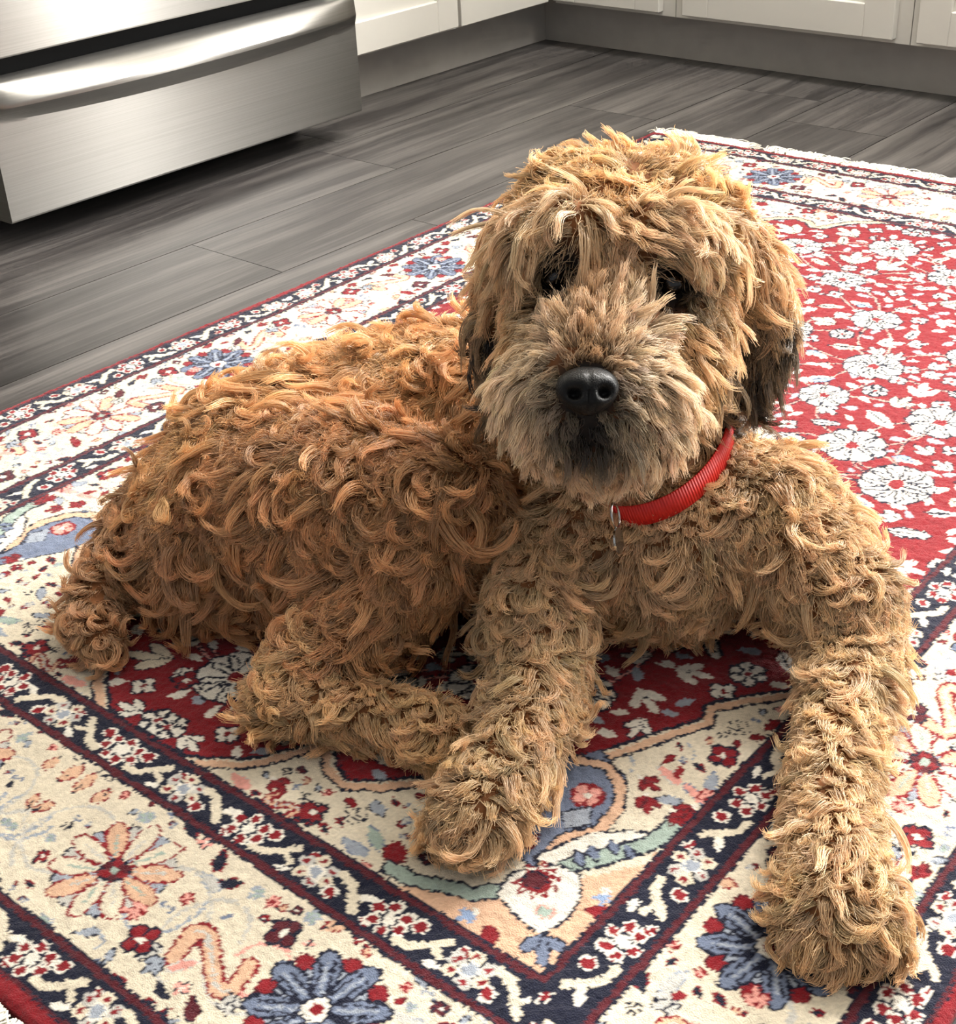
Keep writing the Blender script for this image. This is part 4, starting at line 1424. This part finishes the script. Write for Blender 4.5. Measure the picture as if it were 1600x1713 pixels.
# ------------------------------------------------------------------ face
FW = nrm(NOSE_HIT - Q(1040, 440, 1.07))       # where the face points
m_eye = simple_mat('eye_dark_brown', (14, 8, 5), 0.12, noise=0.3, scale=200, coat=0.15)
for e in EYES:
    b = bmesh.new()
    bmesh.ops.create_uvsphere(b, u_segments=28, v_segments=18, radius=.0098)
    ob = bm_obj('eye', b, m_eye, dog, smooth=True, loc=tuple(e + CF * .0025))
    ob['label'] = 'dark brown eye under shaggy brows'
# skin pigment around eyes, lips
m_nose = simple_mat('nose_leather', (9, 8, 8), 0.48, noise=0.4, scale=700, coat=0.1)
nt = m_nose.node_tree
vo = nt.nodes.new('ShaderNodeTexVoronoi'); vo.inputs['Scale'].default_value = 900
tc = nt.nodes.new('ShaderNodeTexCoord'); bp = nt.nodes.new('ShaderNodeBump'); bp.inputs['Strength'].default_value = .35; bp.inputs['Distance'].default_value = .0008
nt.links.new(tc.outputs['Object'], vo.inputs['Vector']); nt.links.new(vo.outputs['Distance'], bp.inputs['Height']); nt.links.new(bp.outputs[0], nt.nodes['Principled BSDF'].inputs['Normal'])
nt.nodes['Principled BSDF'].inputs['Specular IOR Level'].default_value = .2
b = bmesh.new()
bmesh.ops.create_uvsphere(b, u_segments=48, v_segments=32, radius=1.0)
for v in b.verts:
    x, y, z = v.co                     # x right, y up, z towards us
    wx = 1.0 + .10 * y - .20 * max(0, -y) ** 2
    hx, hy, hz = x * .0212 * wx, y * .0172, z * .0150
    if y > .3: hz -= .004 * (y - .3)
    for sx in (-1, 1):                 # nostrils
        dx, dy = x - sx * .48, y + .22
        g = math.exp(-((dx / .22) ** 2 + (dy / .20) ** 2))
        if z > 0:
            hz -= .0105 * g
    if z > 0:                          # groove below
        hz -= .003 * math.exp(-(x / .10) ** 2) * (1 if y < -.1 else .25)
    v.co = (hx, hy, hz)
nz_ = -nrm(FW * .2 + CF * .9); nx_v = nrm(CR * 1.0 + CU * .05); ny_v = nrm(np.cross(nz_, nx_v)); nx_v = np.cross(ny_v, nz_)
no = bm_obj('nose', b, m_nose, dog, smooth=True)
mw = Matrix.Identity(4)
for i in range(3):
    mw[i][0], mw[i][1], mw[i][2], mw[i][3] = nx_v[i], ny_v[i], nz_[i], NOSE[i]
no.matrix_world = mw
no['label'] = 'black leathery nose'

# ------------------------------------------------------------------ collar
m_col, nt, b = new_mat('red_nylon')
b.inputs['Roughness'].default_value = 0.5
b.inputs['Base Color'].default_value = col4((214, 32, 22))
uvn = nt.nodes.new('ShaderNodeUVMap')
wvn = nt.nodes.new('ShaderNodeTexWave'); wvn.inputs['Scale'].default_value = 60
bp = nt.nodes.new('ShaderNodeBump'); bp.inputs['Strength'].default_value = .6; bp.inputs['Distance'].default_value = .0008
nt.links.new(uvn.outputs[0], wvn.inputs['Vector']); nt.links.new(wvn.outputs['Fac'], bp.inputs['Height']); nt.links.new(bp.outputs[0], b.inputs['Normal'])
ax = nrm(np.cross(CE1, CE2))
n = len(CLOOP)
verts, faces = [], []
prof = [(-.0095, 0), (-.0095, .0016), (0, .0024), (.0095, .0016), (.0095, 0), (0, -.0004)]
for i in range(n):
    out = nrm(CLOOP[i] - CO)
    for u, d in prof:
        verts.append(CLOOP[i] + ax * u + out * d)
pn = len(prof)
for i in range(n):
    for k in range(pn):
        faces.append((i * pn + k, i * pn + (k + 1) % pn, ((i + 1) % n) * pn + (k + 1) % pn, ((i + 1) % n) * pn + k))
collar = mesh_obj('collar', verts, faces, m_col, dog, smooth=True)
uvl = collar.data.uv_layers.new(name='UVMap')
uv = np.zeros((len(faces) * 4, 2), np.float32)
for i in range(n):
    for k in range(pn):
        q = (i * pn + k) * 4
        uv[q:q + 4] = ((i / n, k / pn), (i / n, (k + 1) / pn), ((i + 1) / n, (k + 1) / pn), ((i + 1) / n, k / pn))
uvl.data.foreach_set('uv', uv.ravel())
collar['label'] = 'red nylon collar round the neck'
m_chrome = simple_mat('tag_metal', (190, 188, 182), 0.2, metal=1.0, noise=.05)


def tube(pts, r, closed=True, sides=8):
    bm = bmesh.new(); pts = [Vector(p) for p in pts]; n = len(pts); rings = []
    for i, p in enumerate(pts):
        t = (pts[(i + 1) % n] - pts[i - 1]) if closed else (pts[min(n - 1, i + 1)] - pts[max(0, i - 1)])
        t.normalize(); x = t.orthogonal().normalized(); y = t.cross(x)
        if rings and True:
            x = (px_ - t * px_.dot(t)).normalized(); y = t.cross(x)
        px_ = x
        rings.append([bm.verts.new(p + (x * math.cos(2 * math.pi * k / sides) + y * math.sin(2 * math.pi * k / sides)) * r) for k in range(sides)])
    for i in range(n if closed else n - 1):
        A, B = rings[i], rings[(i + 1) % n]
        for k in range(sides):
            bm.faces.new((A[k], A[(k + 1) % sides], B[(k + 1) % sides], B[k]))
    return bm


rc_ = Q(1030, 862, 1.066)
e1, e2 = nrm(CF * .8 + CR * .35), nrm(-CU + CR * .12)
ring = bm_obj('tag_ring', tube([rc_ + (e1 * math.cos(a) + e2 * math.sin(a)) * .0095 for a in np.linspace(0, 2 * math.pi, 29)[:-1]], .0009), m_chrome, collar, smooth=True)
tc_ = rc_ + e2 * .019
b = bmesh.new()
en = np.cross(e1, e2)
bmesh.ops.create_cone(b, cap_ends=True, segments=32, radius1=.0105, radius2=.0105, depth=.0016)
tg = bm_obj('name_tag', b, m_chrome, collar)
mw = Matrix.Identity(4)
for i in range(3):
    mw[i][0], mw[i][1], mw[i][2], mw[i][3] = e1[i], e2[i], en[i], tc_[i]
tg.matrix_world = mw
